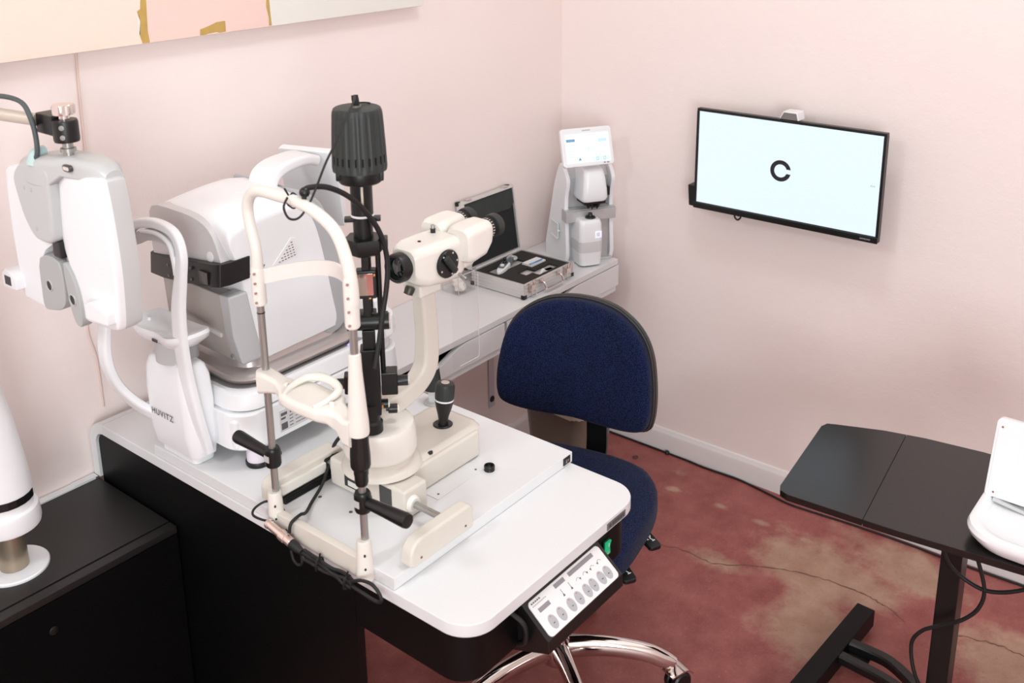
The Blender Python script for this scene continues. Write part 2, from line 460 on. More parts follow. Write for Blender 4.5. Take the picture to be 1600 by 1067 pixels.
# ------------------------------------------------------------------ painting on the left wall
CANV = [mat('canvas_peach', (240, 220, 206), 0.7, var=0.02, vscale=5, bump=0.25, bscale=500),
        mat('canvas_blush', (238, 206, 196), 0.7, var=0.025, vscale=5, bump=0.25, bscale=500),
        mat('canvas_ivory', (228, 225, 218), 0.7, var=0.03, vscale=6, bump=0.25, bscale=500),
        mat('gold_leaf', (196, 164, 92), 0.42, 0.25, var=0.15, vscale=40, bump=0.2, bscale=200),
        mat('canvas_edge', (240, 232, 222), 0.7, var=0.02)]
def painting():
    b = B(); x0, xa, xb, x1, z0, z1, t = -2.7, -1.525, -1.204, -0.684, 1.523, 2.35, 0.038
    b.box(x0, x1, -t, 0.0, z0, z1, 0.003, 2, 4)
    def panel(a, c, mi): b.quad([(a, -t-0.0004, z0+0.0015), (c, -t-0.0004, z0+0.0015), (c, -t-0.0004, z1-0.002), (a, -t-0.0004, z1-0.002)], mi)
    panel(x0+0.002, xa, 0); panel(xa, xb, 1); panel(xb, x1-0.002, 2)
    def patch(pts, mi=3):
        f = [(x, -t-0.0008, z) for x, z in pts]; b.quad(f, mi)
    rnd = random.Random(2)
    # torn gold strip between the peach and blush fields
    L = [(-1.536, z0+0.002), (-1.541, 1.545), (-1.536, 1.57), (-1.541, 1.592), (-1.533, 1.596), (-1.527, 1.64), (-1.522, 1.70), (-1.526, 1.80)]
    R = [(-1.519, z0+0.002), (-1.521, 1.55), (-1.519, 1.585), (-1.517, 1.62), (-1.516, 1.68), (-1.519, 1.74), (-1.521, 1.80)]
    patch(L+R[::-1])
    patch([(-1.541, 1.535), (-1.536, 1.57), (-1.538, 1.585), (-1.543, 1.575), (-1.544, 1.55)], 2)
    patch([(-1.395, z0+0.002), (-1.394, 1.538), (-1.372, 1.543), (-1.350, 1.5495), (-1.327, 1.550), (-1.3275, 1.526), (-1.345, 1.5255), (-1.352, 1.528), (-1.375, 1.5265), (-1.380, z0+0.002)])
    patch([(-1.209, 1.60), (-1.211, 1.57), (-1.206, 1.545), (-1.207, z0+0.003), (-1.199, z0+0.003), (-1.201, 1.56), (-1.202, 1.63), (-1.205, 1.70)])
    patch([(-1.306, 1.527), (-1.25, 1.534), (-1.212, 1.536), (-1.213, 1.5305), (-1.26, 1.528), (-1.30, 1.5245)], 1)
    o = obj('wall_painting', b, CANV, loc=(-1.69, -0.019, z0))
    tag(o, 'wide peach, blush and ivory canvas with torn gold strips on the left wall', 'painting')
painting()
PINKW = mat('pink_painted_cord', (226, 203, 194), 0.6, var=0.03)
b = B().tube([(-1.664, -0.003, 1.53), (-1.668, -0.003, 1.45), (-1.672, -0.003, 1.30), (-1.684, -0.003, 1.13), (-1.716, -0.003, 0.95), (-1.706, -0.004, 0.86), (-1.704, -0.003, 0.745)], 0.0022, 8)
o = obj('pink_cord', b, PINKW, loc=(-1.70, -0.004, 0.745))
tag(o, 'thin pink cord running down the left wall from under the canvas to the white table', 'cord')

# ------------------------------------------------------------------ monitor on the right wall
SCREEN = emat('lit_screen', (228, 243, 253), 0.93)
RINGM = emat('screen_ring_dark', (12, 26, 36), 0.25)
FAINT = emat('screen_faint_grey', (190, 206, 214), 0.8)
def monitor():
    xf, y0, y1, z0, z1 = -0.112, -0.566, -1.116, 0.910, 1.209
    t = thing('wall_monitor', 'thin black wall monitor with a bright screen showing one dark open ring', 'monitor', (-0.0, (y0+y1)/2, z0))
    b = B()
    ys, ye, zs, ze = y0-0.0075, y1+0.0075, z0+0.0175, z1-0.0085
    # bezel as a frame around the screen, plus the thin back shell
    b.box(xf, xf+0.018, y1, y0, z0, zs, 0.0015); b.box(xf, xf+0.018, y1, y0, ze, z1, 0.0015)
    b.box(xf, xf+0.018, y1, ye, zs, ze, 0.0); b.box(xf, xf+0.018, ys, y0, zs, ze, 0.0)
    b.box(xf+0.006, xf+0.020, y1+0.003, y0-0.003, z0+0.003, z1-0.003, 0.002)
    b.box(xf-0.004, xf, y1, y0, z0-0.001, z0+0.016, 0.0015)
    obj('bezel', b, BLACKP, t)
    obj('back_shell', B().box(xf+0.019, xf+0.045, y1+0.10, y0-0.10, z0+0.05, z1-0.05, 0.008), BLACKP, t)
    b = B(); sx = xf+0.0025
    b.quad([(sx, ys, zs), (sx, ye, zs), (sx, ye, ze), (sx, ys, ze)][::-1], 0)
    cy, cz, R, r = -0.831, 1.063, 0.0305, 0.0185
    n = 44; a0 = math.radians(12)
    for k in range(n):      # ring open towards the right of the screen (-y)
        p, q = a0+(2*PI-2*a0)*k/n, a0+(2*PI-2*a0)*(k+1)/n
        def P(an, rr):
            return (sx-0.0006, cy-rr*math.cos(an), cz+rr*math.sin(an))
        def Q(an, rr):      # straight sided gap
            aa = an
            if k in (0, n-1) and abs(math.sin(an)) < math.sin(a0)+1e-6:
                hh = 0.0062*(1 if math.sin(an) > 0 else -1)
                return (sx-0.0006, cy-math.sqrt(rr*rr-hh*hh), cz+hh)
            return P(aa, rr)
        b.quad([Q(p, R), Q(q, R), Q(q, r), Q(p, r)], 1)
    for (yy, w) in ((-1.084, 0.003), (-1.0885, 0.0025), (-1.0925, 0.003)):
        b.quad([(sx-0.0006, yy, 1.0655), (sx-0.0006, yy-w, 1.0655), (sx-0.0006, yy-w, 1.0615), (sx-0.0006, yy, 1.0615)], 2)
    obj('screen', b, [SCREEN, RINGM, FAINT], t)
    m = basis((xf-0.0042, -1.083, z0+0.0075), (0, -1, 0), (0, 0, 1))
    obj('logo', text_builder('SAMSUNG', 0.0062, m, 0.0002), mat('silver_print', (196, 200, 202), 0.35, 0.3, var=0.02), t)
    b = B().box(-0.075, -0.0, -0.88, -0.80, 1.0, 1.12, 0.004); b.box(-0.012, -0.0, -0.90, -0.78, 0.97, 1.16, 0.002)
    obj('wall_mount', b, BLACKM, t)
    # slim box and cable loop behind the lower edge
    b = B().prism([(-0.534, 0.902), (-0.585, 0.900), (-0.585, 0.964), (-0.529, 0.966)], -0.085, -0.045, 'YZ', 0.003)
    obj('side_box', b, BLACKP, t)
    b = B().tube([(-0.09, -0.689, 0.912), (-0.09, -0.690, 0.896), (-0.09, -0.699, 0.889), (-0.09, -0.708, 0.897), (-0.09, -0.709, 0.912)], 0.0028, 8)
    b.tube([(-0.085, -0.695, 0.91), (-0.085, -0.698, 0.899), (-0.085, -0.703, 0.91)], 0.002, 8)
    obj('cable_loop', b, BLACKP, t)
    s = thing('sensor_cap', 'small grey trapezoid sensor with a pale rim perched on the monitor top edge', 'sensor', (-0.09, -0.846, z1))
    pro = [(-0.818, z1+0.0005), (-0.876, z1+0.0005), (-0.870, z1+0.0235), (-0.829, z1+0.0235)]
    obj('shell', B().prism(pro, -0.112, -0.070, 'YZ', 0.003), WHITE2, s)
    inn = [(-0.822, z1+0.002), (-0.872, z1+0.002), (-0.867, z1+0.0205), (-0.832, z1+0.0205)]
    obj('face', B().prism(inn, -0.1145, -0.111, 'YZ', 0.001), mat('sensor_grey', (120, 116, 113), 0.4, var=0.05), s)
monitor()

# ------------------------------------------------------------------ wall shelf with two drawers
SH0, SH1, SHD, SHZ = -1.236, -0.090, 0.290, 0.677
def shelf():
    t = thing('drawer_shelf', 'long white wall shelf with two shallow drawers with wavy cut-out fronts', 'shelf', ((SH0+SH1)/2, -0.145, 0.567))
    obj('top_board', B().box(SH0, SH1, -SHD, -0.001, SHZ-0.018, SHZ, 0.0015), LAM, t)
    obj('bottom_board', B().box(SH0+0.003, SH1-0.004, -SHD+0.004, -0.001, 0.567, 0.585, 0.0015), LAM, t)
    b = B()
    for x in (SH0+0.004, -0.662, SH1-0.022): b.box(x, x+0.016, -SHD+0.022, -0.002, 0.585, SHZ-0.018, 0)
    b.box(SH0+0.004, SH1-0.01, -0.014, -0.002, 0.585, SHZ-0.018, 0)
    obj('divider', b, LAM, t)
    def drawer(x0, x1, xc):
        top, bot, dip = SHZ-0.021, 0.587, 0.036
        pts = [(x0, bot), (x1, bot), (x1, top)]
        for k in range(25):     # wavy finger cut-out
            u = 1-k/24*2; w = 0.150
            pts.append((xc+u*w, top-dip*(0.5+0.5*math.cos(PI*u))))
        pts.append((x0, top))
        b = B().prism(pts, -SHD-0.001, -SHD+0.016, 'XZ', 0.0012)
        fr = obj('drawer', b, LAM, t)
        b = B().box(x0+0.02, x1-0.02, -SHD+0.016, -0.04, bot+0.002, bot+0.006)
        b.box(x0+0.02, x0+0.03, -SHD+0.016, -0.04, bot+0.006, top-0.012); b.box(x1-0.03, x1-0.02, -SHD+0.016, -0.04, bot+0.006, top-0.012)
        b.box(x0+0.03, x1-0.03, -0.05, -0.04, bot+0.006, top-0.012)
        obj('drawer_tray', b, BLACKP, fr)
    drawer(SH0+0.004, -0.667, -0.972); drawer(-0.657, SH1+0.003, -0.452)
    for x in (-0.39, -0.95):
        b = B().box(x-0.014, x+0.014, -0.004, -0.0005, 0.183, 0.566, 0.001)
        b.box(x-0.014, x+0.014, -0.20, -0.0005, 0.5625, 0.566, 0.001)
        b.prism([(-0.004, 0.5625), (-0.03, 0.5625), (-0.004, 0.50)], x-0.0015, x+0.0015, 'YZ')
        br = obj('bracket', b, mat('bracket_white', (206, 204, 206), 0.4, var=0.03), t)
        b = B().cyl((x, -0.004, 0.213), (x, -0.0075, 0.213), 0.0115, 0.010, 20, bev=0.001)
        b.cyl((x, -0.004, 0.49), (x, -0.006, 0.49), 0.003, seg=10)
        each('screw', b, BLACKM, br)
shelf()
# cable that drops from the shelf underside to behind the white table
b = B().tube([(-0.74, -0.200, 0.563), (-0.76, -0.14, 0.535), (-0.80, -0.06, 0.49), (-0.85, -0.022, 0.44), (-0.92, -0.012, 0.36), (-1.0, -0.010, 0.25), (-1.05, -0.012, 0.09)], 0.0030, 8)
o = obj('black_cable', b, RUBBER, loc=(-1.05, -0.012, 0.09))
tag(o, 'black cable hanging under the white drawer shelf and slanting behind the table', 'cable')

# ------------------------------------------------------------------ lensmeter on the shelf end
def lensmeter():
    th = math.radians(32); e = V((math.cos(th), -math.sin(th), 0)); n = V((-math.sin(th), -math.cos(th), 0)); z = V((0, 0, 1))
    O = V((-0.157, -0.2225, SHZ))
    M = Matrix(((e.x, n.x, 0, O.x), (e.y, n.y, 0, O.y), (0, 0, 1, O.z), (0, 0, 0, 1)))   # local: x right, y to the front, z up
    t = thing('lensmeter', 'white lensmeter with a tilted tablet screen on the far end of the shelf', 'lensmeter', (O.x, O.y, SHZ))
    def add(name, b, m, par=t, ang=40):
        b.xf(M); return obj(name, b, m, par, ang=ang)
    hw = 0.083
    # side panels: swept shells, broad at the foot and narrow on top
    prof = [(-0.118, 0.002), (0.0, 0.002), (0.004, 0.10), (-0.002, 0.17), (0.000, 0.22), (0.012, 0.262), (0.006, 0.286), (-0.03, 0.318), (-0.052, 0.312), (-0.082, 0.25), (-0.104, 0.15)]
    prof = smooth2(prof, 3)
    for s in (-1, 1):
        b = B().prism(prof, hw*s, (hw-0.014)*s, 'YZ', 0.004)
        # the shell swells outward and back towards the foot
        for v in b.bm.verts:
            k = max(0, 1-v.co.z/0.33); v.co.x += s*0.020*k*max(0, -v.co.y/0.118); 
        p = add('side_panel', b, WHITE)
        if s < 0:
            b = B()
            for zz in (0.075, 0.125):
                b.box(-hw-0.0150, -hw-0.0110, -0.085, -0.030, zz-0.001, zz+0.001)
            b.box(-hw-0.0125, -hw-0.0100, -0.085, -0.028, 0.076, 0.124, 0.0005)
            b.box(-hw-0.014, -hw-0.006, -0.036, -0.026, 0.098, 0.104, 0.002)
            add('side_hatch', b, WHITE2, p)
    core = [(-0.108, 0.002), (-0.006, 0.002), (-0.006, 0.155), (-0.022, 0.165), (-0.022, 0.20), (-0.018, 0.25), (-0.012, 0.275), (-0.03, 0.300), (-0.052, 0.30), (-0.078, 0.245), (-0.098, 0.15)]
    add('body', B().prism(core, -hw+0.013, hw-0.013, 'YZ', 0.003), SILVER)
    add('foot', B().prism(rrect(-hw+0.005, hw-0.005, -0.105, 0.012, 0.008), 0.0, 0.008, 'XY', 0.002), GREYP)
    # horizontal lens table
    b = B().prism(rrect(-hw-0.004, hw+0.001, -0.02, 0.020, 0.004), 0.139, 0.174, 'XY', 0.002)
    b.box(-hw-0.003, hw, -0.018, 0.014, 0.174, 0.177, 0.0008)
    lt = add('lens_table', b, SILVER)
    add('centre_button', B().sphere((0.0, 0.021, 0.158), 0.005, 1, 0.5, 1), WHITE2, lt)
    # nose hanging over the table
    rings = []
    for (zz, w, y0, y1) in ((0.315, 0.030, -0.03, 0.034), (0.307, 0.033, -0.03, 0.050), (0.285, 0.036, -0.028, 0.060), (0.25, 0.040, -0.025, 0.064), (0.222, 0.043, -0.02, 0.062), (0.212, 0.039, -0.018, 0.056)):
        rings.append([(x, y, zz) for x, y in rrect(-w-0.004, w-0.004, y0, y1, [0.004, 0.004, 0.016, 0.016], 5)])
    add('nose', B().loft(rings), WHITE)
    b = B().box(-0.038, 0.036, -0.015, 0.048, 0.200, 0.213, 0.003)
    for k in range(6):
        an = 2*PI*k/6; b.cyl((0.0+0.022*math.cos(an), 0.03+0.016*math.sin(an), 0.20), (0.0+0.016*math.cos(an), 0.03+0.012*math.sin(an), 0.184), 0.004, 0.0022, 8)
    b.lathe([(0.013, 0), (0.016, 0.006), (0.01, 0.008)], (0.0, 0.03, 0.190), (0, 0, 1), 16)
    b.box(0.048, 0.062, 0.0, 0.02, 0.216, 0.245, 0.003)
    add('marker_head', b, BLACKP)
    # front block with the black lens support and a glowing button
    rings = []
    for (zz, w, y1) in ((0.002, 0.028, 0.052), (0.007, 0.036, 0.062), (0.05, 0.039, 0.064), (0.10, 0.0395, 0.064), (0.140, 0.038, 0.062), (0.151, 0.035, 0.058), (0.155, 0.030, 0.052)):
        rings.append([(x-0.018, y, zz) for x, y in rrect(-w, w, -0.01, y1, [0.004, 0.004, 0.016, 0.016], 5)])
    fb = add('front_block', B().loft(rings), WHITE)
    add('band', B().prism(rrect(-0.0578, 0.0218, -0.005, 0.0648, [0.004, 0.004, 0.0165, 0.0165], 5), 0.050, 0.085, 'XY', 0.0004), mat('pale_grey_band', (212, 210, 212), 0.35, var=0.02), fb)
    b = B().prism(rrect(0.000, 0.021, 0.0, 0.020, 0.003, 3), 0.0638, 0.0655, 'XY')
    b2 = B()
    for (x0, x1, z0, z1) in ((0.000, 0.0035, 0.096, 0.117), (0.0175, 0.021, 0.096, 0.117), (0.0035, 0.0175, 0.1135, 0.117), (0.0035, 0.015, 0.096, 0.0995)):
        b2.box(x0-0.006, x1-0.006, 0.0630, 0.0652, z0, z1, 0.0006)
    add('button_light', b2, emat('violet_light', (226, 226, 255), 1.1), fb)
    b = B().lathe([(0.016, 0), (0.017, 0.003), (0.015, 0.006), (0.008, 0.007), (0.007, 0.014), (0.005, 0.017), (0.0, 0.018)], (-0.012, 0.036, 0.154), (0, 0, 1), 24)
    add('lens_support', b, BLACKP, fb)
    # tilted tablet
    tl = math.radians(18); up = V((0, -math.sin(tl), math.cos(tl))); nn = V((0, math.cos(tl), math.sin(tl)))
    Pw = V((-0.21, -0.25, 1.066)); Pl = M.inverted() @ Pw
    T = Matrix(((1, up.x, nn.x, Pl.x), (0, up.y, nn.y, Pl.y), (0, up.z, nn.z, Pl.z), (0, 0, 0, 1)))
    sh = B().prism(rrect(-0.084, 0.084, -0.0595, 0.0595, 0.011), -0.016, 0.0, 'XY', 0.004).xf(T)
    tf = add('tablet_frame', sh, WHITE)
    scr = B(); scr.prism(rrect(-0.071, 0.072, -0.047, 0.041, 0.001, 1), 0.0002, 0.0008, 'XY')
    def q(x0, x1, y0, y1, mi): scr.quad([(x0, y0, 0.0011), (x1, y0, 0.0011), (x1, y1, 0.0011), (x0, y1, 0.0011)], mi)
    q(-0.068, -0.040, 0.018, 0.026, 1); q(0.036, 0.064, 0.012, 0.022, 3)
    q(-0.010, 0.014, -0.0055, -0.0045, 2); q(0.0015, 0.0025, -0.018, 0.008, 2)
    scr.quad([(-0.034, -0.040, 0.0011), (-0.024, -0.040, 0.0011), (-0.029, -0.031, 0.0011)], 1)
    for k in range(5):
        q(0.012+k*0.012, 0.021+k*0.012, -0.044, -0.033, 2 if k % 2 else 3)
        q(0.014+k*0.012, 0.019+k*0.012, -0.042, -0.035, 0)
    for k in range(4): q(-0.066, -0.046, -0.004-k*0.008, -0.0025-k*0.008, 3)
    for k in range(7): q(-0.066+k*0.0035, -0.0645+k*0.0035, 0.020, 0.024, 4)
    scr.xf(T)
    add('tablet_screen', scr, [emat('tablet_white', (246, 253, 255), 0.98), emat('tablet_blue', (96, 150, 196), 0.8), emat('tablet_cyan', (150, 214, 226), 0.9), emat('tablet_pale', (206, 232, 244), 0.95), emat('tablet_blue_light', (180, 210, 232), 0.9)], tf)
    b = B()
    for k in range(9): b.box(-0.012+k*0.003, -0.0100+k*0.003, 0.049, 0.052, 0, 0.0004)
    b.box(0.058, 0.066, -0.0545, -0.0505, 0, 0.0004); b.box(0.048, 0.054, -0.0545, -0.0500, 0, 0.0004)
    add('bezel_print', b.xf(T), GREYPR, tf)
    b = B().tube([(0, -0.02, 0.295), (0, -0.004, 0.325), (0, 0.0, 0.345)], 0.03, 14, sec=[(1, 0.5), (1, -0.5), (-1, -0.5), (-1, 0.5)])
    add('tablet_neck', b, WHITE)
lensmeter()

# ------------------------------------------------------------------ open aluminium case and what lies in it
def case():
    x0, x1, yf, yb, z0, zt = -0.542, -0.302, -0.262, -0.062, SHZ, 0.723
    t = thing('instrument_case', 'open ribbed aluminium case with black foam lying on the white shelf', 'case', ((x0+x1)/2, (yf+yb)/2, z0))
    b = B(); w = 0.005
    b.box(x0, x1, yf, yb, z0+0.002, z0+0.008, 0.001)
    for (a, c, d, f) in ((x0, x1, yf, yf+w), (x0, x1, yb-w, yb), (x0, x0+w, yf+w, yb-w), (x1-w, x1, yf+w, yb-w)): b.box(a, c, d, f, z0+0.006, zt, 0.001)
    for zz in (z0+0.014, z0+0.024, z0+0.034):
        b.box(x0-0.0012, x1+0.0012, yf-0.0012, yb+0.0012, zz-0.002, zz+0.002, 0.0008)
    obj('base_shell', b, ALU, t)
    # foam with cut pockets: a slab made of strips around the recesses
    b = B(); fz0, fz1 = z0+0.008, zt-0.004
    b.box(x0+w, x1-w, yf+w, yb-w, fz0, fz1-0.014)
    pk = [(-0.515, -0.375, -0.137, -0.098), (-0.405, -0.330, -0.185, -0.142), (-0.468, -0.420, -0.213, -0.178), (-0.440, -0.345, -0.240, -0.205)]
    xs = sorted({x0+w, x1-w, *[p[0] for p in pk], *[p[1] for p in pk]}); ys = sorted({yf+w, yb-w, *[p[2] for p in pk], *[p[3] for p in pk]})
    for xa, xb in zip(xs, xs[1:]):
        for ya, yb2 in zip(ys, ys[1:]):
            mx, my = (xa+xb)/2, (ya+yb2)/2
            if any(p[0] < mx < p[1] and p[2] < my < p[3] for p in pk): continue
            b.box(xa, xb, ya, yb2, fz1-0.014, fz1)
    obj('foam', b, FOAM, t)
    b = B()
    for x in (x0, x1):
        for y in (yf, yb):
            b.box(x-0.005 if x == x0 else x-0.011, x+0.011 if x == x0 else x+0.005, y-0.003 if y == yf else y-0.010, y+0.010 if y == yf else y+0.003, z0, z0+0.013, 0.0025)
    each('corner_guard', b, BLACKP, t)
    b = B()
    for x in (x0, x1): b.cyl((x+(0.001 if x == x0 else -0.001), yf+0.001, z0+0.014), (x+(0.001 if x == x0 else -0.001), yf+0.001, zt), 0.005, seg=14)
    each('corner_post', b, ALU, t)
    # handle and two latches on the front
    h = B()
    xa, xb = -0.462, -0.378
    h.tube([(xa, yf-0.004, 0.712), (xa, yf-0.014, 0.708), (xa, yf-0.020, 0.694), (xa+0.006, yf-0.021, 0.688), (xb-0.006, yf-0.021, 0.688), (xb, yf-0.020, 0.694), (xb, yf-0.014, 0.708), (xb, yf-0.004, 0.712)], 0.0034, 10, n=4)
    for x in (xa, xb): h.box(x-0.008, x+0.008, yf-0.008, yf, 0.705, 0.719, 0.002)
    obj('carry_handle', h, CHROME, t)
    for x in (-0.508, -0.335):
        l = B().box(x-0.014, x+0.014, yf-0.006, yf, 0.692, 0.722, 0.002)
        l.box(x-0.009, x+0.009, yf-0.010, yf-0.005, 0.698, 0.714, 0.002)
        l.tube([(x-0.007, yf-0.008, 0.714), (x-0.007, yf-0.011, 0.731), (x+0.007, yf-0.011, 0.731), (x+0.007, yf-0.008, 0.714)], 0.0016, 8, smooth=False)
        l.tube([(x+0.010, yf-0.007, 0.70), (x+0.010, yf-0.011, 0.684), (x-0.010, yf-0.011, 0.684), (x-0.010, yf-0.007, 0.70)], 0.0014, 8, smooth=False)
        obj('latch', l, CHROME, t)
    # lid standing open, leaning back against the wall
    ln = 0.205; an = math.radians(97)
    H = Matrix.Translation((0, yb-0.001, zt-0.002)) @ Matrix.Rotation(-(PI-an)+PI, 4, 'X')
    # local lid frame: x along the case, v up the lid, d depth towards the front
    d0 = 0.030; base = V((0, yb+0.000, zt+0.001)); vv = V((0, math.cos(math.radians(82)), math.sin(math.radians(82)))); dd = V((0, -vv.z, vv.y))
    L = Matrix(((1, 0, 0, 0), (0, vv.y, dd.y, base.y), (0, vv.z, dd.z, base.z), (0, 0, 0, 1)))
    b = B()
    b.box(x0, x1, 0, ln, -d0, -d0+0.003, 0.001)
    for (a, c, e, f) in ((x0, x1, 0, w), (x0, x1, ln-w, ln), (x0, x0+w, w, ln-w), (x1-w, x1, w, ln-w)): b.box(a, c, e, f, -d0+0.003, 0, 0.001)
    for q in (-0.020, -0.010): b.box(x0-0.001, x1+0.001, -0.001, ln+0.001, q-0.0018, q+0.0018, 0.0008)
    lid = obj('lid', b.xf(L), ALU, t)
    b = B().box(x0+w, x1-w, w, ln-w, -d0+0.003, -0.008)
    obj('lid_lining', b.xf(L), LINING, lid)
    b = B().prism([(x0+w+0.001, ln-w-0.002), (x0+w+0.001, ln-0.064), (x1-w-0.020, ln-0.068), (x1-w+0.004, ln-0.052), (x1-w-0.001, ln-w-0.002)], -0.008, -0.004, 'XY', 0.001)
    obj('lid_pocket', b.xf(L), mat('slate_flap_cloth', (48, 52, 50), 0.85, var=0.25, vscale=30, bump=0.3, bscale=300), lid)
    b = B()
    for x in (x0, x1):
        b.box(x-0.003 if x == x0 else x-0.010, x+0.010 if x == x0 else x+0.003, ln-0.011, ln+0.003, -d0-0.002, -d0+0.012, 0.003)
        b.box(x-0.003 if x == x0 else x-0.010, x+0.010 if x == x0 else x+0.003, -0.004, 0.010, -d0-0.002, -d0+0.012, 0.003)
    each('lid_corner_guard', b.xf(L), BLACKP, lid)
    b = B()
    for x in (-0.508, -0.335): b.box(x-0.010, x+0.010, ln, ln+0.005, -0.020, -0.002, 0.0015)
    each('latch_catch', b.xf(L), CHROME, lid)
    b = B().cyl((x0+0.02, yb+0.001, zt-0.001), (x1-0.02, yb+0.001, zt-0.001), 0.0032, seg=10)
    obj('hinge', b, ALU, t)
    # the instruments: hand-held probe
    pz = fz1-0.010
    p = thing('handheld_tonometer', 'white and slate handheld eye probe lying in the dark foam of the open case', 'probe', (-0.445, -0.118, pz))
    P0, P1 = V((-0.514, -0.142, pz+0.012)), V((-0.372, -0.090, pz+0.012)); ax = (P1-P0).normalized(); sd = V((ax.y, -ax.x, 0))
    T = Matrix(((ax.x, -sd.x, 0, P0.x), (ax.y, -sd.y, 0, P0.y), (0, 0, 1, P0.z), (0, 0, 0, 1)))
    rings = []
    for (u, hw, h) in ((0.0, 0.003, 0.004), (0.012, 0.010, 0.008), (0.035, 0.0135, 0.011), (0.070, 0.0145, 0.012), (0.078, 0.012, 0.010)):
        rings.append([(u, a, c) for a, c in rrect(-hw, hw, -h, h, min(hw, h)*0.5, 3)])
    obj('grip', B().loft(rings).xf(T), WHITE2, p)
    obj('control_pad', B().prism(rrect(0.022, 0.072, -0.0095, 0.0095, 0.005), 0.0098, 0.0128, 'XY', 0.001).xf(T), mat('slate_blue_plastic', (92, 108, 116), 0.4, var=0.04), p)
    b = B().lathe([(0.0065, 0), (0.0062, 0.004), (0, 0.0055)], (0.037, 0, 0.0125), (0, 0, 1), 18)
    obj('white_button', b.xf(T), WHITE, p)
    b = B().lathe([(0.0065, 0), (0.006, 0.006), (0.004, 0.008), (0.006, 0.014), (0.004, 0.017), (0, 0.018)], (0.062, 0, 0.0125), (0, 0, 1), 18)
    obj('black_stud', b.xf(T), BLACKP, p)
    b = B().prism([(0.076, -0.011), (0.076, 0.011), (0.128, 0.009), (0.128, -0.006)], -0.006, 0.008, 'XY', 0.002)
    obj('neck', b.xf(T), mat('slate_grey_plastic', (104, 112, 116), 0.4, var=0.04), p)
    b = B().prism([(0.080, 0.009), (0.132, 0.007), (0.140, 0.003), (0.146, 0.005), (0.138, 0.012), (0.080, 0.0135)], -0.004, 0.011, 'XY', 0.001)
    b.tube([(0.132+0.011*math.cos(a), -0.001+0.011*math.sin(a), 0.004) for a in [math.radians(d) for d in range(-150, 100, 25)]], 0.0045, 8, n=3)
    obj('fork_tip', b.xf(T), GREYP, p)
    # tip box
    bx = thing('tip_box', 'flat white box with blue bands lying at the right of the case foam', 'box', (-0.367, -0.162, fz1-0.013))
    T = Matrix.Translation((-0.367, -0.163, 0)) @ Matrix.Rotation(math.radians(-3), 4, 'Z')
    zt2 = fz1+0.004
    obj('tray', B().box(-0.036, 0.036, -0.020, 0.020, fz1-0.0135, zt2-0.004, 0.002).xf(T), mat('translucent_grey_tray', (204, 202, 196), 0.3, var=0.02), bx)
    b = B().box(-0.034, 0.034, -0.0185, 0.0185, zt2-0.004, zt2, 0.001)
    b.box(-0.0335, 0.0335, -0.0085, -0.0055, zt2, zt2+0.0003, 0, mi=1); b.box(-0.0335, 0.0225, -0.0165, -0.0110, zt2, zt2+0.0003, 0, mi=2)
    b.box(-0.0335, 0.0335, -0.0108, -0.0087, zt2, zt2+0.0003, 0, mi=3)
    for k in range(5): b.box(-0.024+k*0.004, -0.0212+k*0.004, -0.0106, -0.0089, zt2+0.0003, zt2+0.0005, 0, mi=0)
    obj('box_lid', b.xf(T), [mat('white_card', (234, 234, 232), 0.45, var=0.01), mat('band_blue', (52, 130, 200), 0.4, var=0.02), mat('band_sky', (82, 156, 218), 0.4, var=0.02), mat('band_brown', (86, 76, 74), 0.4, var=0.02)], bx)
    # small white parts in the front pocket
    CARD = mat('small_white_part', (226, 226, 224), 0.4, var=0.02)
    b = B().box(-0.016, 0.016, -0.010, 0.010, 0, 0.007, 0.002).xf(Matrix.Translation((-0.372, -0.2235, fz1-0.013)) @ Matrix.Rotation(math.radians(-8), 4, 'Z'))
    o = obj('square_cap', b, CARD, loc=(-0.372, -0.2235, fz1-0.013)); tag(o, 'small square white cap in the front foam pocket of the case', 'cap')
    b = B().box(-0.012, 0.012, -0.0035, 0.0035, 0, 0.006, 0.002).xf(Matrix.Translation((-0.380, -0.2090, fz1-0.013)) @ Matrix.Rotation(math.radians(18), 4, 'Z'))
    o = obj('white_clip', b, CARD, loc=(-0.380, -0.2090, fz1-0.013)); tag(o, 'narrow white clip just behind the square cap in the case foam', 'clip')
    b = B().tube([(-0.436, -0.236, fz1-0.010), (-0.422, -0.231, fz1-0.008), (-0.414, -0.226, fz1-0.006), (-0.398, -0.222, fz1-0.005)], [0.0035, 0.006, 0.004, 0.008], 10)
    o = obj('nozzle', b, CARD, loc=(-0.42, -0.23, fz1-0.013)); tag(o, 'small white nozzle at the front edge of the case foam, left of the cap', 'nozzle')
case()

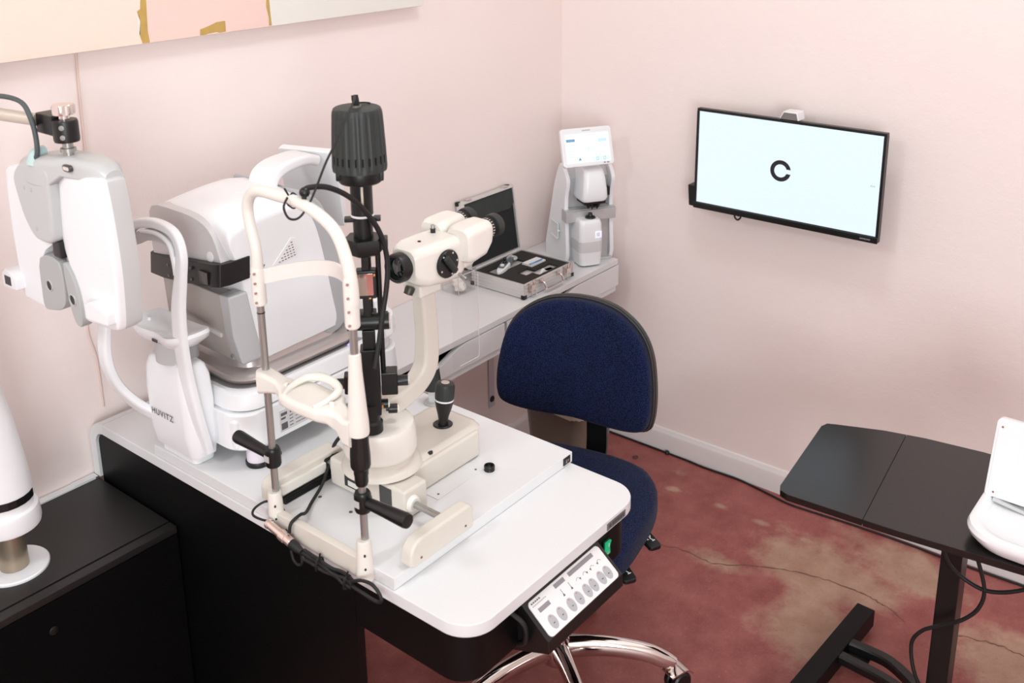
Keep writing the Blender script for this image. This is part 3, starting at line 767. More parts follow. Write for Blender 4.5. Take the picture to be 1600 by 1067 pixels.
# ------------------------------------------------------------------ clear acrylic box with crumpled tissue
def acrylic():
    T = Matrix.Translation((-0.602, -0.062, SHZ)) @ Matrix.Rotation(math.radians(-4), 4, 'Z')
    t = thing('acrylic_box', 'small open clear acrylic box left of the aluminium case', 'box', (-0.602, -0.062, SHZ))
    w, h, k = 0.034, 0.062, 0.002
    b = B().box(-w, w, -w, w, 0.0005, 0.003)
    for (a, c, d, e) in ((-w, w, -w, -w+k), (-w, w, w-k, w), (-w, -w+k, -w+k, w-k), (w-k, w, -w+k, w-k)): b.box(a, c, d, e, 0.003, h)
    obj('tray_shell', b.xf(T), ACRYL, t)
    b = B()
    for (p, q) in (((-w, -w), (w, -w)), ((w, -w), (w, w)), ((w, w), (-w, w)), ((-w, w), (-w, -w))):
        b.tube([(p[0], p[1], h), (q[0], q[1], h)], 0.0013, 6, smooth=False)
    for p in ((-w, -w), (w, -w), (w, w), (-w, w)): b.tube([(p[0], p[1], 0.001), (p[0], p[1], h)], 0.0011, 6, smooth=False)
    obj('rim', b.xf(T), mat('polished_acrylic_edge', (206, 198, 194), 0.1, var=0.01), t)
    TISS = mat('white_tissue', (232, 226, 220), 0.85, var=0.03, vscale=30)
    spots = [((-0.613, -0.077, 0.697), 0.0205, 'crumpled white tissue at the front left of the clear box', 5), ((-0.590, -0.047, 0.697), 0.0190, 'crumpled white tissue at the back right of the clear box', 9)]
    for c, r, lab, sd in spots:
        rnd = random.Random(sd); b = B()
        bmesh.ops.create_icosphere(b.bm, subdivisions=2, radius=r)
        for v in b.bm.verts:
            v.co *= rnd.uniform(0.72, 1.12); v.co.z *= 0.85
        b.xf(Matrix.Translation(c)); o = obj('crumpled_tissue', b, TISS, loc=c, ang=12)
        tag(o, lab, 'tissue', 'tissues in the clear box')
acrylic()

# ------------------------------------------------------------------ waste bin in the corner
def bin_():
    c = (-0.40, -0.325); h = 0.40
    t = thing('waste_bin', 'greyish translucent waste bin with a liner on the floor behind the chair', 'bin', (c[0], c[1], 0))
    BIN = mat('smoky_plastic', (128, 121, 110), 0.25, var=0.08, vscale=14); BIN.node_tree.nodes['Principled BSDF'].inputs['Transmission Weight'].default_value = 0.25
    rings = []
    for (z, s) in ((0.001, 0.080), (0.01, 0.084), (h-0.01, 0.108), (h, 0.110)):
        rings.append([(c[0]+x, c[1]+y, z) for x, y in rrect(-s, s, -s, s, 0.03, 5)])
    for (z, s) in ((h, 0.107), (h-0.01, 0.105), (0.014, 0.082)):
        rings.append([(c[0]+x, c[1]+y, z) for x, y in rrect(-s, s, -s, s, 0.03, 5)])
    obj('bin_body', B().loft(rings), BIN, t)
    rnd = random.Random(4); rings = []
    for (z, s) in ((0.30, 0.101), (0.385, 0.103), (0.405, 0.112), (0.395, 0.1165), (0.34, 0.113), (0.325, 0.112)):
        rings.append([(c[0]+x*(1+rnd.uniform(-.012, .012)), c[1]+y*(1+rnd.uniform(-.012, .012)), z+rnd.uniform(-.004, .004)) for x, y in rrect(-s, s, -s, s, 0.03, 8)])
    obj('bin_liner', B().loft(rings, cap=False), mat('thin_liner_bag', (196, 188, 176), 0.4, var=0.08, vscale=25), t)
bin_()

# ------------------------------------------------------------------ cord lying along the right baseboard
zc = 0.0032
pts = [(-0.020, -0.10), (-0.021, -0.26), (-0.021, -0.42), (-0.022, -0.53), (-0.026, -0.60), (-0.021, -0.70), (-0.027, -0.76), (-0.040, -0.84), (-0.050, -0.90), (-0.045, -0.98), (-0.034, -1.10), (-0.028, -1.25), (-0.030, -1.36), (-0.028, -1.45), (-0.022, -1.60), (-0.022, -1.9), (-0.025, -2.3)]
t = thing('power_cord', 'black cord lying on the floor along the right baseboard', 'cord', (-0.022, -0.9, 0))
obj('cord', B().tube([(x, y, zc) for x, y in pts], 0.0032, 8), RUBBER, t)
obj('cord_clip', B().sphere((-0.024, -0.455, 0.007), 0.0075, 1.1, 1.2, 0.9), BLACKP, t)
b = B().lathe([(0.006, 0), (0.010, 0.0015), (0.009, 0.003), (0.006, 0.0032), (0.005, 0.001), (0, 0.001)], (-0.105, -0.383, 0.0), (0, 0, 1), 16)
o = obj('floor_washer', b, mat('dull_brown_metal', (96, 72, 62), 0.5, 0.4, var=0.1), loc=(-0.105, -0.383, 0))
tag(o, 'small dark washer lying alone on the red floor behind the chair', 'washer')
# ------------------------------------------------------------------ office chair
def chair():
    hub = V((-1.09, -0.785, 0.0))
    t = thing('office_chair', 'navy fabric office chair with a chrome star base, standing at the white instrument table', 'chair', (hub.x, hub.y, 0))
    ph = math.radians(12); e = V((math.sin(ph), -math.cos(ph), 0)); n = V((-math.cos(ph), -math.sin(ph), 0))
    tl = math.radians(8); up = V((0, 0, 1))*math.cos(tl) - n*math.sin(tl); nn = n*math.cos(tl)+V((0, 0, 1))*math.sin(tl)
    O = V((-0.845, -0.665, 0.70)) - e*0.007
    M = Matrix(((e.x, up.x, nn.x, O.x), (e.y, up.y, nn.y, O.y), (e.z, up.z, nn.z, O.z), (0, 0, 0, 1)))
    half = [(0, .166), (.075, .157), (.13, .131), (.166, .097), (.187, .055), (.198, 0), (.202, -.05), (.199, -.092), (.185, -.118), (.14, -.131), (.07, -.134), (0, -.131)]
    out = half + [(-a, b) for a, b in half[-2:0:-1]]
    out = smooth2(out, 4)
    def ring(s, depth, bulge=0.0):
        # gentle curve: sides come forward
        return [(a*s, b*s, depth + 0.030*(a*s/0.2)**2) for a, b in out]
    b = B(); rings = [ring(0.985, -0.046), ring(1.0, -0.042), ring(1.0, -0.018), ring(0.992, -0.008), ring(0.965, 0.000), ring(0.90, 0.006), ring(0.70, 0.010), ring(0.40, 0.012), ring(0.08, 0.012)]
    obj('backrest', b.loft(rings).xf(M), FABRIC, t)
    b = B(); rings = [ring(0.06, -0.066), ring(0.80, -0.070), ring(0.97, -0.064), ring(1.035, -0.054), ring(1.045, -0.046), ring(1.04, -0.036), ring(1.015, -0.034)]
    sh = obj('back_shell', b.loft(rings).xf(M), mat('charcoal_plastic', (30, 29, 28), 0.4, var=0.06), t)
    b = B().tube([(a*1.018, c*1.018, -0.033+0.030*(a/0.2)**2) for a, c in out], 0.0022, 6, smooth=False, closed=True)
    obj('edge_piping', b.xf(M), mat('grey_piping', (62, 59, 55), 0.5, var=0.05), sh)
    # seat
    S = V((-1.035, -0.735, 0.455))
    T = Matrix(((n.x, e.x, 0, S.x), (n.y, e.y, 0, S.y), (0, 0, 1, S.z), (0, 0, 0, 1)))     # local x to the front, y to the seat's right
    so = smooth2([(-.215, 0), (-.208, .10), (-.175, .175), (-.09, .222), (.05, .230), (.15, .222), (.20, .19), (.222, .10), (.225, 0), (.222, -.10), (.20, -.19), (.15, -.222), (.05, -.230), (-.09, -.222), (-.175, -.175), (-.208, -.10)], 3)
    def sring(s, z): return [(a*s, c*s, z) for a, c in so]
    b = B().loft([sring(0.95, -0.040), sring(0.99, -0.034), sring(1.0, -0.010), sring(0.995, 0.012), sring(0.965, 0.026), sring(0.90, 0.033), sring(0.70, 0.036), sring(0.3, 0.034), sring(0.05, 0.033)])
    obj('seat', b.xf(T), FABRIC, t)
    obj('seat_pan', B().loft([sring(0.80, -0.056), sring(0.93, -0.050), sring(0.955, -0.040)]).xf(T), BLACKP, t)
    # back post: flat steel bar bent up from under the seat
    pts = [(0.0, 0, -0.068), (-0.15, 0, -0.070), (-0.235, 0, -0.055), (-0.262, 0, 0.0), (-0.262, 0, 0.10), (-0.258, 0, 0.25)]
    b = B().tube(pts, 1.0, sec=[(0.027, 0.005), (0.027, -0.005), (-0.027, -0.005), (-0.027, 0.005)], up=(0, 1, 0), n=5)
    obj('back_post', b.xf(T), BLACKP, t)
    b = B().box(-0.11, 0.09, -0.06, 0.06, -0.095, -0.056, 0.008)
    obj('tilt_mechanism', b.xf(T), BLACKM, t)
    obj('gas_column', B().lathe([(0.026, 0.12), (0.026, 0.26), (0.020, 0.262), (0.017, 0.265), (0.017, 0.37)], hub, (0, 0, 1), 24), BLACKP, t)
    b = B().lathe([(0.0, 0.085), (0.036, 0.085), (0.040, 0.095), (0.040, 0.120), (0.034, 0.128), (0.028, 0.150), (0.0, 0.150)], hub, (0, 0, 1), 32)
    base = obj('base_hub', b, CHROME, t)
    sec = [(math.cos(2*PI*k/14)*1.0, math.sin(2*PI*k/14)*0.75) for k in range(14)]
    for k in range(5):
        an = math.radians(-54+72*k); d = V((math.cos(an), math.sin(an), 0)); R = 0.272
        P = [hub+d*0.02+V((0, 0, 0.117)), hub+d*0.07+V((0, 0, 0.122)), hub+d*0.14+V((0, 0, 0.119)), hub+d*0.21+V((0, 0, 0.106)), hub+d*0.250+V((0, 0, 0.088)), hub+d*R+V((0, 0, 0.076))]
        b = B().tube(P, [0.029, 0.027, 0.025, 0.0235, 0.022, 0.018], sec=sec, up=(0, 0, 1), n=5)
        b.cyl(hub+d*(R-0.006)+V((0, 0, 0.080)), hub+d*(R-0.006)+V((0, 0, 0.060)), 0.014, seg=16)
        obj('leg', b, CHROME, t)
        # twin wheel caster
        ca = an+math.radians(60 if k else 35); w = V((math.cos(ca), math.sin(ca), 0)); ax = V((-w.y, w.x, 0)); c = hub+d*(R+0.004)+w*0.010+V((0, 0, 0.0275))
        cb = B()
        for s in (-1, 1):
            cb.lathe([(0.0, 0.004), (0.024, 0.004), (0.0272, 0.007), (0.0272, 0.017), (0.023, 0.021), (0.0, 0.022)], c, ax*s, 28)
        ob = obj('caster', cb, BLACKP, t)
        hb = B().tube([c+V((0, 0, 0.0315))-w*0.034, c+V((0, 0, 0.034))-w*0.012, c+V((0, 0, 0.033))+w*0.012, c+V((0, 0, 0.018))+w*0.030], 1.0, sec=[(0.022, 0.002), (0.022, -0.002), (-0.022, -0.002), (-0.022, 0.002)], up=ax)
        hb.cyl(c+V((0, 0, 0.022)), hub+d*(R-0.006)+V((0, 0, 0.068)), 0.0055, seg=12)
        obj('hood', hb, CHROME, ob)
    # adjusting paddles on the seat's right
    WICON = mat('white_icon_print', (222, 222, 220), 0.5, var=0.02)
    for nm, P0, P1, hw in (('lever', V((-0.925, -0.855, 0.418)), V((-0.990, -0.985, 0.414)), 0.016), ('lever', V((-1.045, -0.880, 0.418)), V((-1.118, -1.000, 0.410)), 0.016)):
        d = (P1-P0).normalized(); s_ = V((d.y, -d.x, 0)).normalized(); u = s_.cross(d)
        if u.z < 0: u = -u
        T2 = Matrix(((d.x, s_.x, u.x, P0.x), (d.y, s_.y, u.y, P0.y), (d.z, s_.z, u.z, P0.z), (0, 0, 0, 1)))
        Ln = (P1-P0).length
        b = B().prism(rrect(Ln*0.35, Ln, -hw, hw, 0.009), -0.006, 0.004, 'XY', 0.0025)
        b.box(-0.06, Ln*0.45, -0.008, 0.008, -0.005, 0.002, 0.002)
        l = obj(nm, b.xf(T2), BLACKP, t)
        i = B(); q = Ln*0.72
        def bar(x0, y0, x1, y1, w=0.0013):
            dd = V((x1-x0, y1-y0, 0)).normalized(); m_ = V((-dd.y, dd.x, 0))*w
            i.quad([(x0+m_.x, y0+m_.y, 0.0046), (x0-m_.x, y0-m_.y, 0.0046), (x1-m_.x, y1-m_.y, 0.0046), (x1+m_.x, y1+m_.y, 0.0046)])
        bar(q, -0.008, q+0.010, -0.002); bar(q+0.010, -0.002, q+0.018, -0.006); bar(q+0.005, -0.004, q+0.002, 0.004); bar(q-0.001, 0.004, q+0.006, 0.0055); bar(q+0.018, -0.010, q+0.020, -0.002)
        i.quad([(q-0.010, -0.001, 0.0046), (q-0.004, -0.006, 0.0046), (q-0.003, 0.001, 0.0046)])
        i.quad([(q+0.008, 0.004, 0.0046), (q+0.014, 0.002, 0.0046), (q+0.013, 0.008, 0.0046)])
        for f in i.bm.faces:
            f.normal_update()
            if f.normal.z < 0: f.normal_flip()
        obj('icon', i.xf(T2), WICON, l)
chair()

# ------------------------------------------------------------------ white instrument table
TX0, TX1, TY0, TY1, TZ = -1.745, -1.252, -1.103, -0.004, 0.737
def instrument_table():
    t = thing('instrument_table', 'large white topped instrument table with black sides and a button console at the front', 'table', ((TX0+TX1)/2, -0.55, 0))
    th = 0.024
    b = B()
    # top that turns down in a curve at the wall end
    out = rrect(TX0, TX1, TY0, TY1-0.055, [0.058, 0.058, 0.0, 0.0], 10)
    b.prism(out, TZ-th, TZ, 'XY', 0.0025, 2)
    prof = []
    for k in range(13):
        a = PI/2*(1-k/12); prof.append((TY1-0.055+0.055*math.cos(a), TZ-0.055+0.055*math.sin(a)))
    prof += [(TY1, 0.600), (TY1-th, 0.600)]
    for k in range(13):
        a = PI/2*(k/12); prof.append((TY1-0.055+(0.055-th)*math.cos(a), TZ-0.055+(0.055-th)*math.sin(a)))
    b.prism(prof, TX0, TX1, 'YZ', 0.0015, 2)
    obj('table_top', b, LAM, t)
    # black side panels, full height towards the wall
    for nm, xa, xb, ye in (('side_panel', TX0+0.006, TX0+0.024, -0.836),):
        pts = [(TY1-th-0.001, 0.0), (TY1-th-0.001, TZ-0.055)]
        for k in range(1, 9):
            a = PI/2*(k/8); pts.append((TY1-0.056+(0.055-th)*math.cos(a), TZ-0.056+(0.055-th)*math.sin(a)))
        pts += [(ye, TZ-th-0.0005), (ye, 0.0)]
        obj(nm, B().prism(pts, xa, xb, 'YZ', 0.001), BLACKW, t)
    # apron tray under the front of the top
    out = rrect(TX0+0.006, TX1-0.012, TY0+0.016, -0.8365, [0.048, 0.048, 0.0, 0.0], 10)
    obj('apron', B().prism(out, 0.621, TZ-th-0.0005, 'XY', 0.002), BLACKW, t)
    # maker plate on the front edge
    b = B().box(-1.372, -1.312, TY0-0.0008, TY0+0.002, TZ-0.020, TZ-0.006, 0)
    pl = obj('edge_plate', b, mat('grey_name_plate', (120, 118, 120), 0.4, 0.2, var=0.05), t)
    b = B()
    for k, (a, w) in enumerate(((-1.366, 0.007), (-1.355, 0.006), (-1.347, 0.006), (-1.339, 0.007), (-1.330, 0.006), (-1.322, 0.005))):
        b.box(a, a+w, TY0-0.0012, TY0-0.0006, TZ-0.0165, TZ-0.0095)
    obj('plate_print', b, DARKTXT, pl)
    # green lit rocker switch
    b = B().box(-1.362, -1.340, -1.0895, -1.082, 0.648, 0.682, 0.001)
    sw = obj('power_switch', b, BLACKP, t)
    b = B().prism([(-1.0905, 0.651), (-1.0905, 0.679), (-1.0945, 0.679), (-1.0915, 0.665), (-1.0925, 0.651)], -1.359, -1.343, 'YZ')
    rk = obj('rocker', b, emat('green_lit_rocker', (20, 178, 120), 0.75), sw)
    b = B().box(-1.3518, -1.3506, -1.0952, -1.0940, 0.669, 0.676); b.lathe([(0.0026, 0), (0.0026, 0.0006), (0.0016, 0.0006), (0.0016, 0)], (-1.351, -1.0930, 0.6565), (0, -1, 0), 14)
    obj('switch_marks', b, mat('switch_white', (220, 240, 230), 0.4, var=0.01), rk)
    # button console with sloping face
    x0, x1 = -1.610, -1.390
    prof = [(-1.00, 0.7125), (-1.088, 0.7125), (-1.096, 0.703), (-1.150, 0.660), (-1.152, 0.636), (-1.06, 0.600), (-1.00, 0.600)]
    co = obj('control_console', B().prism(prof, x0, x1, 'YZ', 0.0025), BLACKP, t)
    o = V((-1.5005, -1.1235, 0.6811)); yv = V((0, 0.054, 0.043)).normalized(); xv = V((1, 0, 0)); zv = xv.cross(yv)
    F = Matrix(((xv.x, yv.x, zv.x, o.x), (xv.y, yv.y, zv.y, o.y), (xv.z, yv.z, zv.z, o.z), (0, 0, 0, 1)))
    fc = obj('console_face', B().prism(rrect(-0.101, 0.101, -0.0325, 0.0325, 0.008), 0.0, 0.002, 'XY', 0.0005).xf(F), mat('white_membrane', (226, 225, 225), 0.35, var=0.01), co)
    bx = [-0.078, -0.054, -0.026, -0.004, 0.020, 0.039, 0.063, 0.082]
    rot = Matrix.Rotation(math.radians(0), 4, 'Z')
    for k, x in enumerate(bx):
        b = B().prism(ellipse(x, -0.015, 0.0088, 0.0122, 24), 0.0019, 0.0028, 'XY', 0.0003)
        obj('button', b.xf(F), mat('grey_key', (172, 172, 176), 0.4, var=0.02) if k == 0 else bpy.data.materials['grey_key'], co)
    PLG = mat('plate_grey', (136, 134, 138), 0.4, var=0.02)
    b = B()
    def q(xa, xb, ya, yb, mi): b.quad([(xa, ya, 0.00315), (xb, ya, 0.00315), (xb, yb, 0.00315), (xa, yb, 0.00315)], mi)
    def q0(xa, xb, ya, yb, mi): b.quad([(xa, ya, 0.0022), (xb, ya, 0.0022), (xb, yb, 0.0022), (xa, yb, 0.0022)], mi)
    for x in bx:
        q(x-0.002, x+0.002, -0.018, -0.0165, 1)
        b.quad([(x-0.001, -0.0068, 0.00315), (x+0.001, -0.0068, 0.00315), (x+0.001, -0.0052, 0.00315), (x-0.001, -0.0052, 0.00315)], 2)
    for (xa, xb, ya, yb) in ((-0.089, -0.060, 0.008, 0.0155), (-0.034, -0.006, 0.021, 0.0285), (0.006, 0.078, 0.021, 0.0285)):
        obj('caption_plate', B().box(xa, xb, ya, yb, 0.0018, 0.0023).xf(F), PLG, fc)
    for k in range(5): q0(-0.095+k*0.005, -0.0915+k*0.005, 0.026, 0.0285, 1)
    for k in range(10): q0(-0.095+k*0.0036, -0.0925+k*0.0036, 0.0215, 0.0232, 3)
    for x in (-0.0265, -0.004):          # slim pointer icons
        b.quad([(x-0.0005, 0.004, 0.0022), (x+0.0005, 0.004, 0.0022), (x+0.0005, 0.016, 0.0022), (x-0.0005, 0.016, 0.0022)], 1)
        b.quad([(x-0.0025, 0.003, 0.0022), (x+0.0025, 0.003, 0.0022), (x+0.001, 0.007, 0.0022), (x-0.001, 0.007, 0.0022)], 1)
    for x, fl in ((0.018, 1), (0.038, 1), (0.060, -1), (0.081, -1)):      # curved arrows
        for k in range(7):
            a0, a1 = math.radians(20+k*20), math.radians(36+k*20)
            b.quad([(x+0.006*math.cos(a0), 0.006+0.006*math.sin(a0), 0.0022), (x+0.006*math.cos(a1), 0.006+0.006*math.sin(a1), 0.0022), (x+0.0052*math.cos(a1), 0.006+0.0052*math.sin(a1), 0.0022), (x+0.0052*math.cos(a0), 0.006+0.0052*math.sin(a0), 0.0022)], 1)
        xx = x+0.0055*fl; b.quad([(xx-0.0025, 0.009, 0.0022), (xx+0.0025, 0.009, 0.0022), (xx, 0.005, 0.0022)], 1)
    each('face_print', b.xf(F), [PLG, DARKTXT, mat('red_dot', (176, 70, 60), 0.4, var=0.02), GREYPR], fc)
    b = B().tube([(-1.56, -1.03, 0.598), (-1.575, -1.05, 0.57), (-1.585, -1.03, 0.58), (-1.60, -1.02, 0.625)], 0.0035, 8)
    b = B().tube([(-1.63, -1.085, 0.70), (-1.622, -1.110, 0.68), (-1.616, -1.105, 0.64), (-1.604, -1.06, 0.612), (-1.59, -1.02, 0.606)], 0.0042, 8)
    obj('console_cable', b, RUBBER, co)
instrument_table()

# ------------------------------------------------------------------ black low cabinet on the left
def cabinet():
    x0, x1, yf, yb, zt = -2.80, -1.745, -0.312, -0.022, 0.597
    t = thing('low_cabinet', 'black low cabinet with a grooved top along the left wall, left of the white table', 'cabinet', ((x0+x1)/2, (yf+yb)/2, 0))
    obj('body', B().box(x0, x1, yf+0.002, yb, 0.0, zt-0.016, 0.001), BLACKW, t)
    obj('top_panel', B().box(x0, x1, yf+0.027, yb, zt-0.016, zt, 0.0015), CABTOP, t)
    obj('front_lip', B().box(x0, x1, yf-0.001, yf+0.0235, zt-0.016, zt-0.0005, 0.0018), CABTOP, t)
    obj('front_panel', B().box(x0, x1, yf-0.001, yf+0.002, 0.04, zt-0.018, 0.001), mat('matt_black_panel', (3, 3, 3), 0.8, var=0.2, vscale=80, Specular_IOR_Level=0.1), t)
    b = B().lathe([(0.0085, 0), (0.0085, 0.002), (0.007, 0.003), (0.0, 0.003)], (-2.015, yf-0.001, 0.521), (0, -1, 0), 24)
    obj('lock', b, BLACKP, t)
    b = B().box(x0, -1.752, yb, -0.003, zt-0.01, zt+0.003, 0.001)
    b.box(-1.80, -1.7465, yb+0.0005, -0.003, zt+0.003, zt+0.0045, 0.0005)
    obj('wall_strip', b, LAM, t)
cabinet()

# ------------------------------------------------------------------ stand column at the far left
def stand():
    c = V((-2.012, -0.183, 0.597))
    t = thing('arm_stand', 'white instrument arm stand on a steel pole set in a white ring, far left', 'stand', c)
    b = B().lathe([(0.030, 0.0), (0.062, 0.0), (0.062, 0.004), (0.060, 0.006), (0.034, 0.006), (0.030, 0.004)], c, (0, 0, 1), 48)
    obj('ring_plate', b, WHITE, t)
    obj('pole', B().lathe([(0.026, 0.0005), (0.026, 0.105), (0.0, 0.105)], c, (0, 0, 1), 32), mat('champagne_steel', (176, 162, 142), 0.35, 0.8, var=0.06, vscale=30), t)
    b = B().lathe([(0.0, 0.088), (0.048, 0.088), (0.0585, 0.095), (0.060, 0.102), (0.059, 0.124), (0.057, 0.131), (0.050, 0.134), (0.050, 0.150), (0.049, 0.172), (0.0, 0.172)], c, (0, 0, 1), 48)
    obj('collar', b, WHITE, t)
    rings = []
    for (z, r, dx) in ((0.150, 0.0525, 0), (0.156, 0.0525, 0), (0.22, 0.049, -0.002), (0.30, 0.042, -0.005), (0.38, 0.034, -0.010), (0.46, 0.029, -0.014), (0.60, 0.027, -0.016), (0.90, 0.027, -0.016)):
        rings.append([(c.x+dx+r*math.cos(2*PI*k/32), c.y+r*math.sin(2*PI*k/32)*1.0, c.z+z) for k in range(32)])
    obj('column_cover', B().loft(rings), WHITE, t)
    # dark slot at the foot of the cover, facing the room
    sl = []
    for k in range(9):
        a = math.radians(-170+k*16); sl.append((a))
    b = B()
    for a0, a1 in zip(sl, sl[1:]):
        P = lambda a, r, z: (c.x+r*math.cos(a), c.y+r*math.sin(a), c.z+z)
        b.bm.faces.new([b.bm.verts.new(p) for p in (P(a0, 0.0532, 0.150), P(a1, 0.0532, 0.150), P(a1, 0.0532, 0.166), P(a0, 0.0532, 0.166))])
    obj('cover_slot', b, BLACKP, t)
    b = B().cyl((c.x-0.016, c.y, c.z+0.885), (c.x+0.012, c.y-0.012, c.z+0.897), 0.024, 0.022, 28, bev=0.005)
    b.sphere((c.x-0.016, c.y, c.z+0.90), 0.030)
    obj('arm_joint', b, WHITE, t)
    # arm that carries the phoropter
    A = V((c.x+0.010, c.y-0.012, c.z+0.893)); Bp = V((-1.925, -0.335, 1.472))
    obj('arm_tube', B().cyl(A, Bp, 0.0105, seg=20), mat('beige_enamel', (206, 196, 184), 0.35, 0.3, var=0.03), t)
    d = (Bp-A).normalized()
    b = B().tube([A-d*0.01, A+d*0.022], 1.0, sec=[(0.022*math.cos(2*PI*k/24), 0.022*math.sin(2*PI*k/24)) for k in range(24)], smooth=False)
    obj('end_collar', b, WHITE, t)
stand()

# ------------------------------------------------------------------ black sit-stand desk on the right
DZ = 0.62
def desk():
    t = thing('side_desk', 'black height adjustable side desk with a dark laminate top, right of the room', 'desk', (-0.72, -1.53, 0))
    pts = [(-0.922, -1.249), (-0.915, -1.231), (-0.898, -1.223), (-0.611, -1.192), (-0.591, -1.198), (-0.581, -1.219), (-0.542, -1.314), (-0.52, -1.399), (-0.502, -1.521), (-0.499, -1.624), (-0.511, -1.755), (-0.544, -1.868), (-0.563, -1.896), (-0.844, -1.896), (-0.867, -1.868), (-0.879, -1.718), (-0.893, -1.596), (-0.908, -1.468)]
    seam = lambda x, g: -1.360 + (x+0.527)*0.1126 - g
    def clip(keep, g):          # the top is two boards meeting at a seam
        out = []
        for (x, y), (x2, y2) in zip(pts, pts[1:]+pts[:1]):
            s0 = (y - seam(x, g))*keep; s1 = (y2 - seam(x2, g))*keep
            if s0 >= 0: out.append((x, y))
            if s0*s1 < 0:
                u = s0/(s0-s1); out.append((x+(x2-x)*u, y+(y2-y)*u))
        return out
    obj('desk_top', B().prism(clip(1, 0), DZ-0.015, DZ, 'XY', 0.0012, ang=60), BLACKT, t)
    obj('desk_top', B().prism(clip(-1, 0.0006), DZ-0.015, DZ, 'XY', 0.0012, ang=60), BLACKT, t)
    obj('column', B().box(-0.725, -0.675, -1.553, -1.510, 0.0615, 0.50, 0.003), BLACKM, t)
    obj('inner_column', B().box(-0.720, -0.680, -1.549, -1.514, 0.50, DZ-0.028, 0.002), BLACKM, t)
    obj('top_frame', B().box(-0.83, -0.60, -1.66, -1.36, DZ-0.028, DZ-0.0155, 0.002), BLACKM, t)
    obj('crank_socket', B().box(-0.872, -0.83, -1.522, -1.504, DZ-0.025, DZ-0.0155, 0.002), BLACKM, t)
    for y, a in ((-1.271, -3), (-1.795, 3)):
        T = Matrix.Translation((-0.60, y, 0)) @ Matrix.Rotation(math.radians(a), 4, 'Z')
        fb = obj('foot_beam', B().box(-0.36, 0.165, -0.0235, 0.0235, 0.012, 0.060, 0.003).xf(T), BLACKW, t)
        for x in (-0.33, 0.14):
            obj('foot_pad', B().lathe([(0.016, 0.0), (0.018, 0.004), (0.015, 0.012)], (0, 0, 0), (0, 0, 1), 18).xf(T @ Matrix.Translation((x, 0, 0))), RUBBER, fb)
    # forked cross braces from each foot beam to the column
    for s in (1, -1):
        y0 = -1.293 if s > 0 else -1.772
        for dx in (-0.028, 0.028):
            b = B().tube([(-0.605+dx, y0, 0.045), (-0.607+dx*1.1, y0-s*0.045, 0.046), (-0.618+dx*1.1, y0-s*0.10, 0.052), (-0.650+dx*0.8, y0-s*0.16, 0.062), (-0.692+dx*0.4, -1.5315+s*0.020, 0.075)], 0.013, sec=[(1, 0.65), (0.7, 0.95), (-0.7, 0.95), (-1, 0.65), (-1, -0.65), (-0.7, -0.95), (0.7, -0.95), (1, -0.65)], up=(1, 0, 0), n=5)
            obj('brace', b, BLACKP, t)
        obj('brace_plate', B().box(-0.642, -0.568, y0-s*0.055, y0-s*0.003, 0.030, 0.036, 0.002), BLACKP, t)
desk()

def desk_device():
    z0 = DZ
    t = thing('desk_instrument', 'white instrument with an upright panel in a rounded tray on the black side desk', 'instrument', (-0.74, -1.72, z0))
    def ring(s, z):
        return [(x, y, z) for x, y in rrect(-0.891+s, -0.609-s, -1.868+s, -1.575-s, [0.085, 0.047, 0.056, 0.070], 8)]
    b = B().loft([ring(0.022, z0+0.0005), ring(0.012, z0+0.006), ring(0.002, z0+0.021), ring(0.0, z0+0.030), ring(0.003, z0+0.038), ring(0.010, z0+0.041), ring(0.018, z0+0.039), ring(0.026, z0+0.029), ring(0.05, z0+0.026)])
    obj('tray_base', b, WHITE, t)
    tl = math.radians(14); o = V((-0.743, -1.718, z0+0.028)); up = V((math.sin(tl), 0, math.cos(tl))); nn = V((-math.cos(tl), 0, math.sin(tl))); xx = V((0, -1, 0))
    M = Matrix(((xx.x, up.x, nn.x, o.x), (xx.y, up.y, nn.y, o.y), (xx.z, up.z, nn.z, o.z), (0, 0, 0, 1)))
    p = obj('panel', B().prism(rrect(-0.139, 0.139, 0.011, 0.171, [0.008, 0.008, 0.012, 0.012]), -0.022, 0.0, 'XY', 0.004).xf(M), WHITE, t)
    b = B().prism(rrect(-0.133, 0.133, 0.017, 0.165, 0.008), 0.0, 0.0015, 'XY', 0.0006)
    pf = obj('panel_face', b.xf(M), WHITE2, p)
    obj('face_inset', B().prism(rrect(-0.089, 0.103, 0.056, 0.131, 0.006), 0.0015, 0.0022, 'XY', 0.0004).xf(M), WHITE2, p)
    b = B()
    for (x, y) in ((-0.126, 0.154), (-0.122, 0.0225), (0.126, 0.154), (0.122, 0.0225)): b.cyl((x, y, 0.001), (x, y, 0.0024), 0.0021, seg=12)
    each('rivet', b.xf(M), mat('copper_rivet', (150, 112, 100), 0.4, 0.5, var=0.05), p)
    b = B().prism([(-0.120, 0.013), (-0.038, 0.002), (-0.038, -0.004), (-0.120, 0.006)], -0.006, 0.006, 'XY', 0.001)
    obj('support_rail', b.xf(M), GREYP, t)
    b = B().prism([(-0.722, z0+0.026), (-0.637, z0+0.026), (-0.637, z0+0.056), (-0.708, z0+0.113)], -1.81, -1.62, 'XZ', 0.006)
    obj('rear_hinge', b, WHITE2, t)
desk_device()
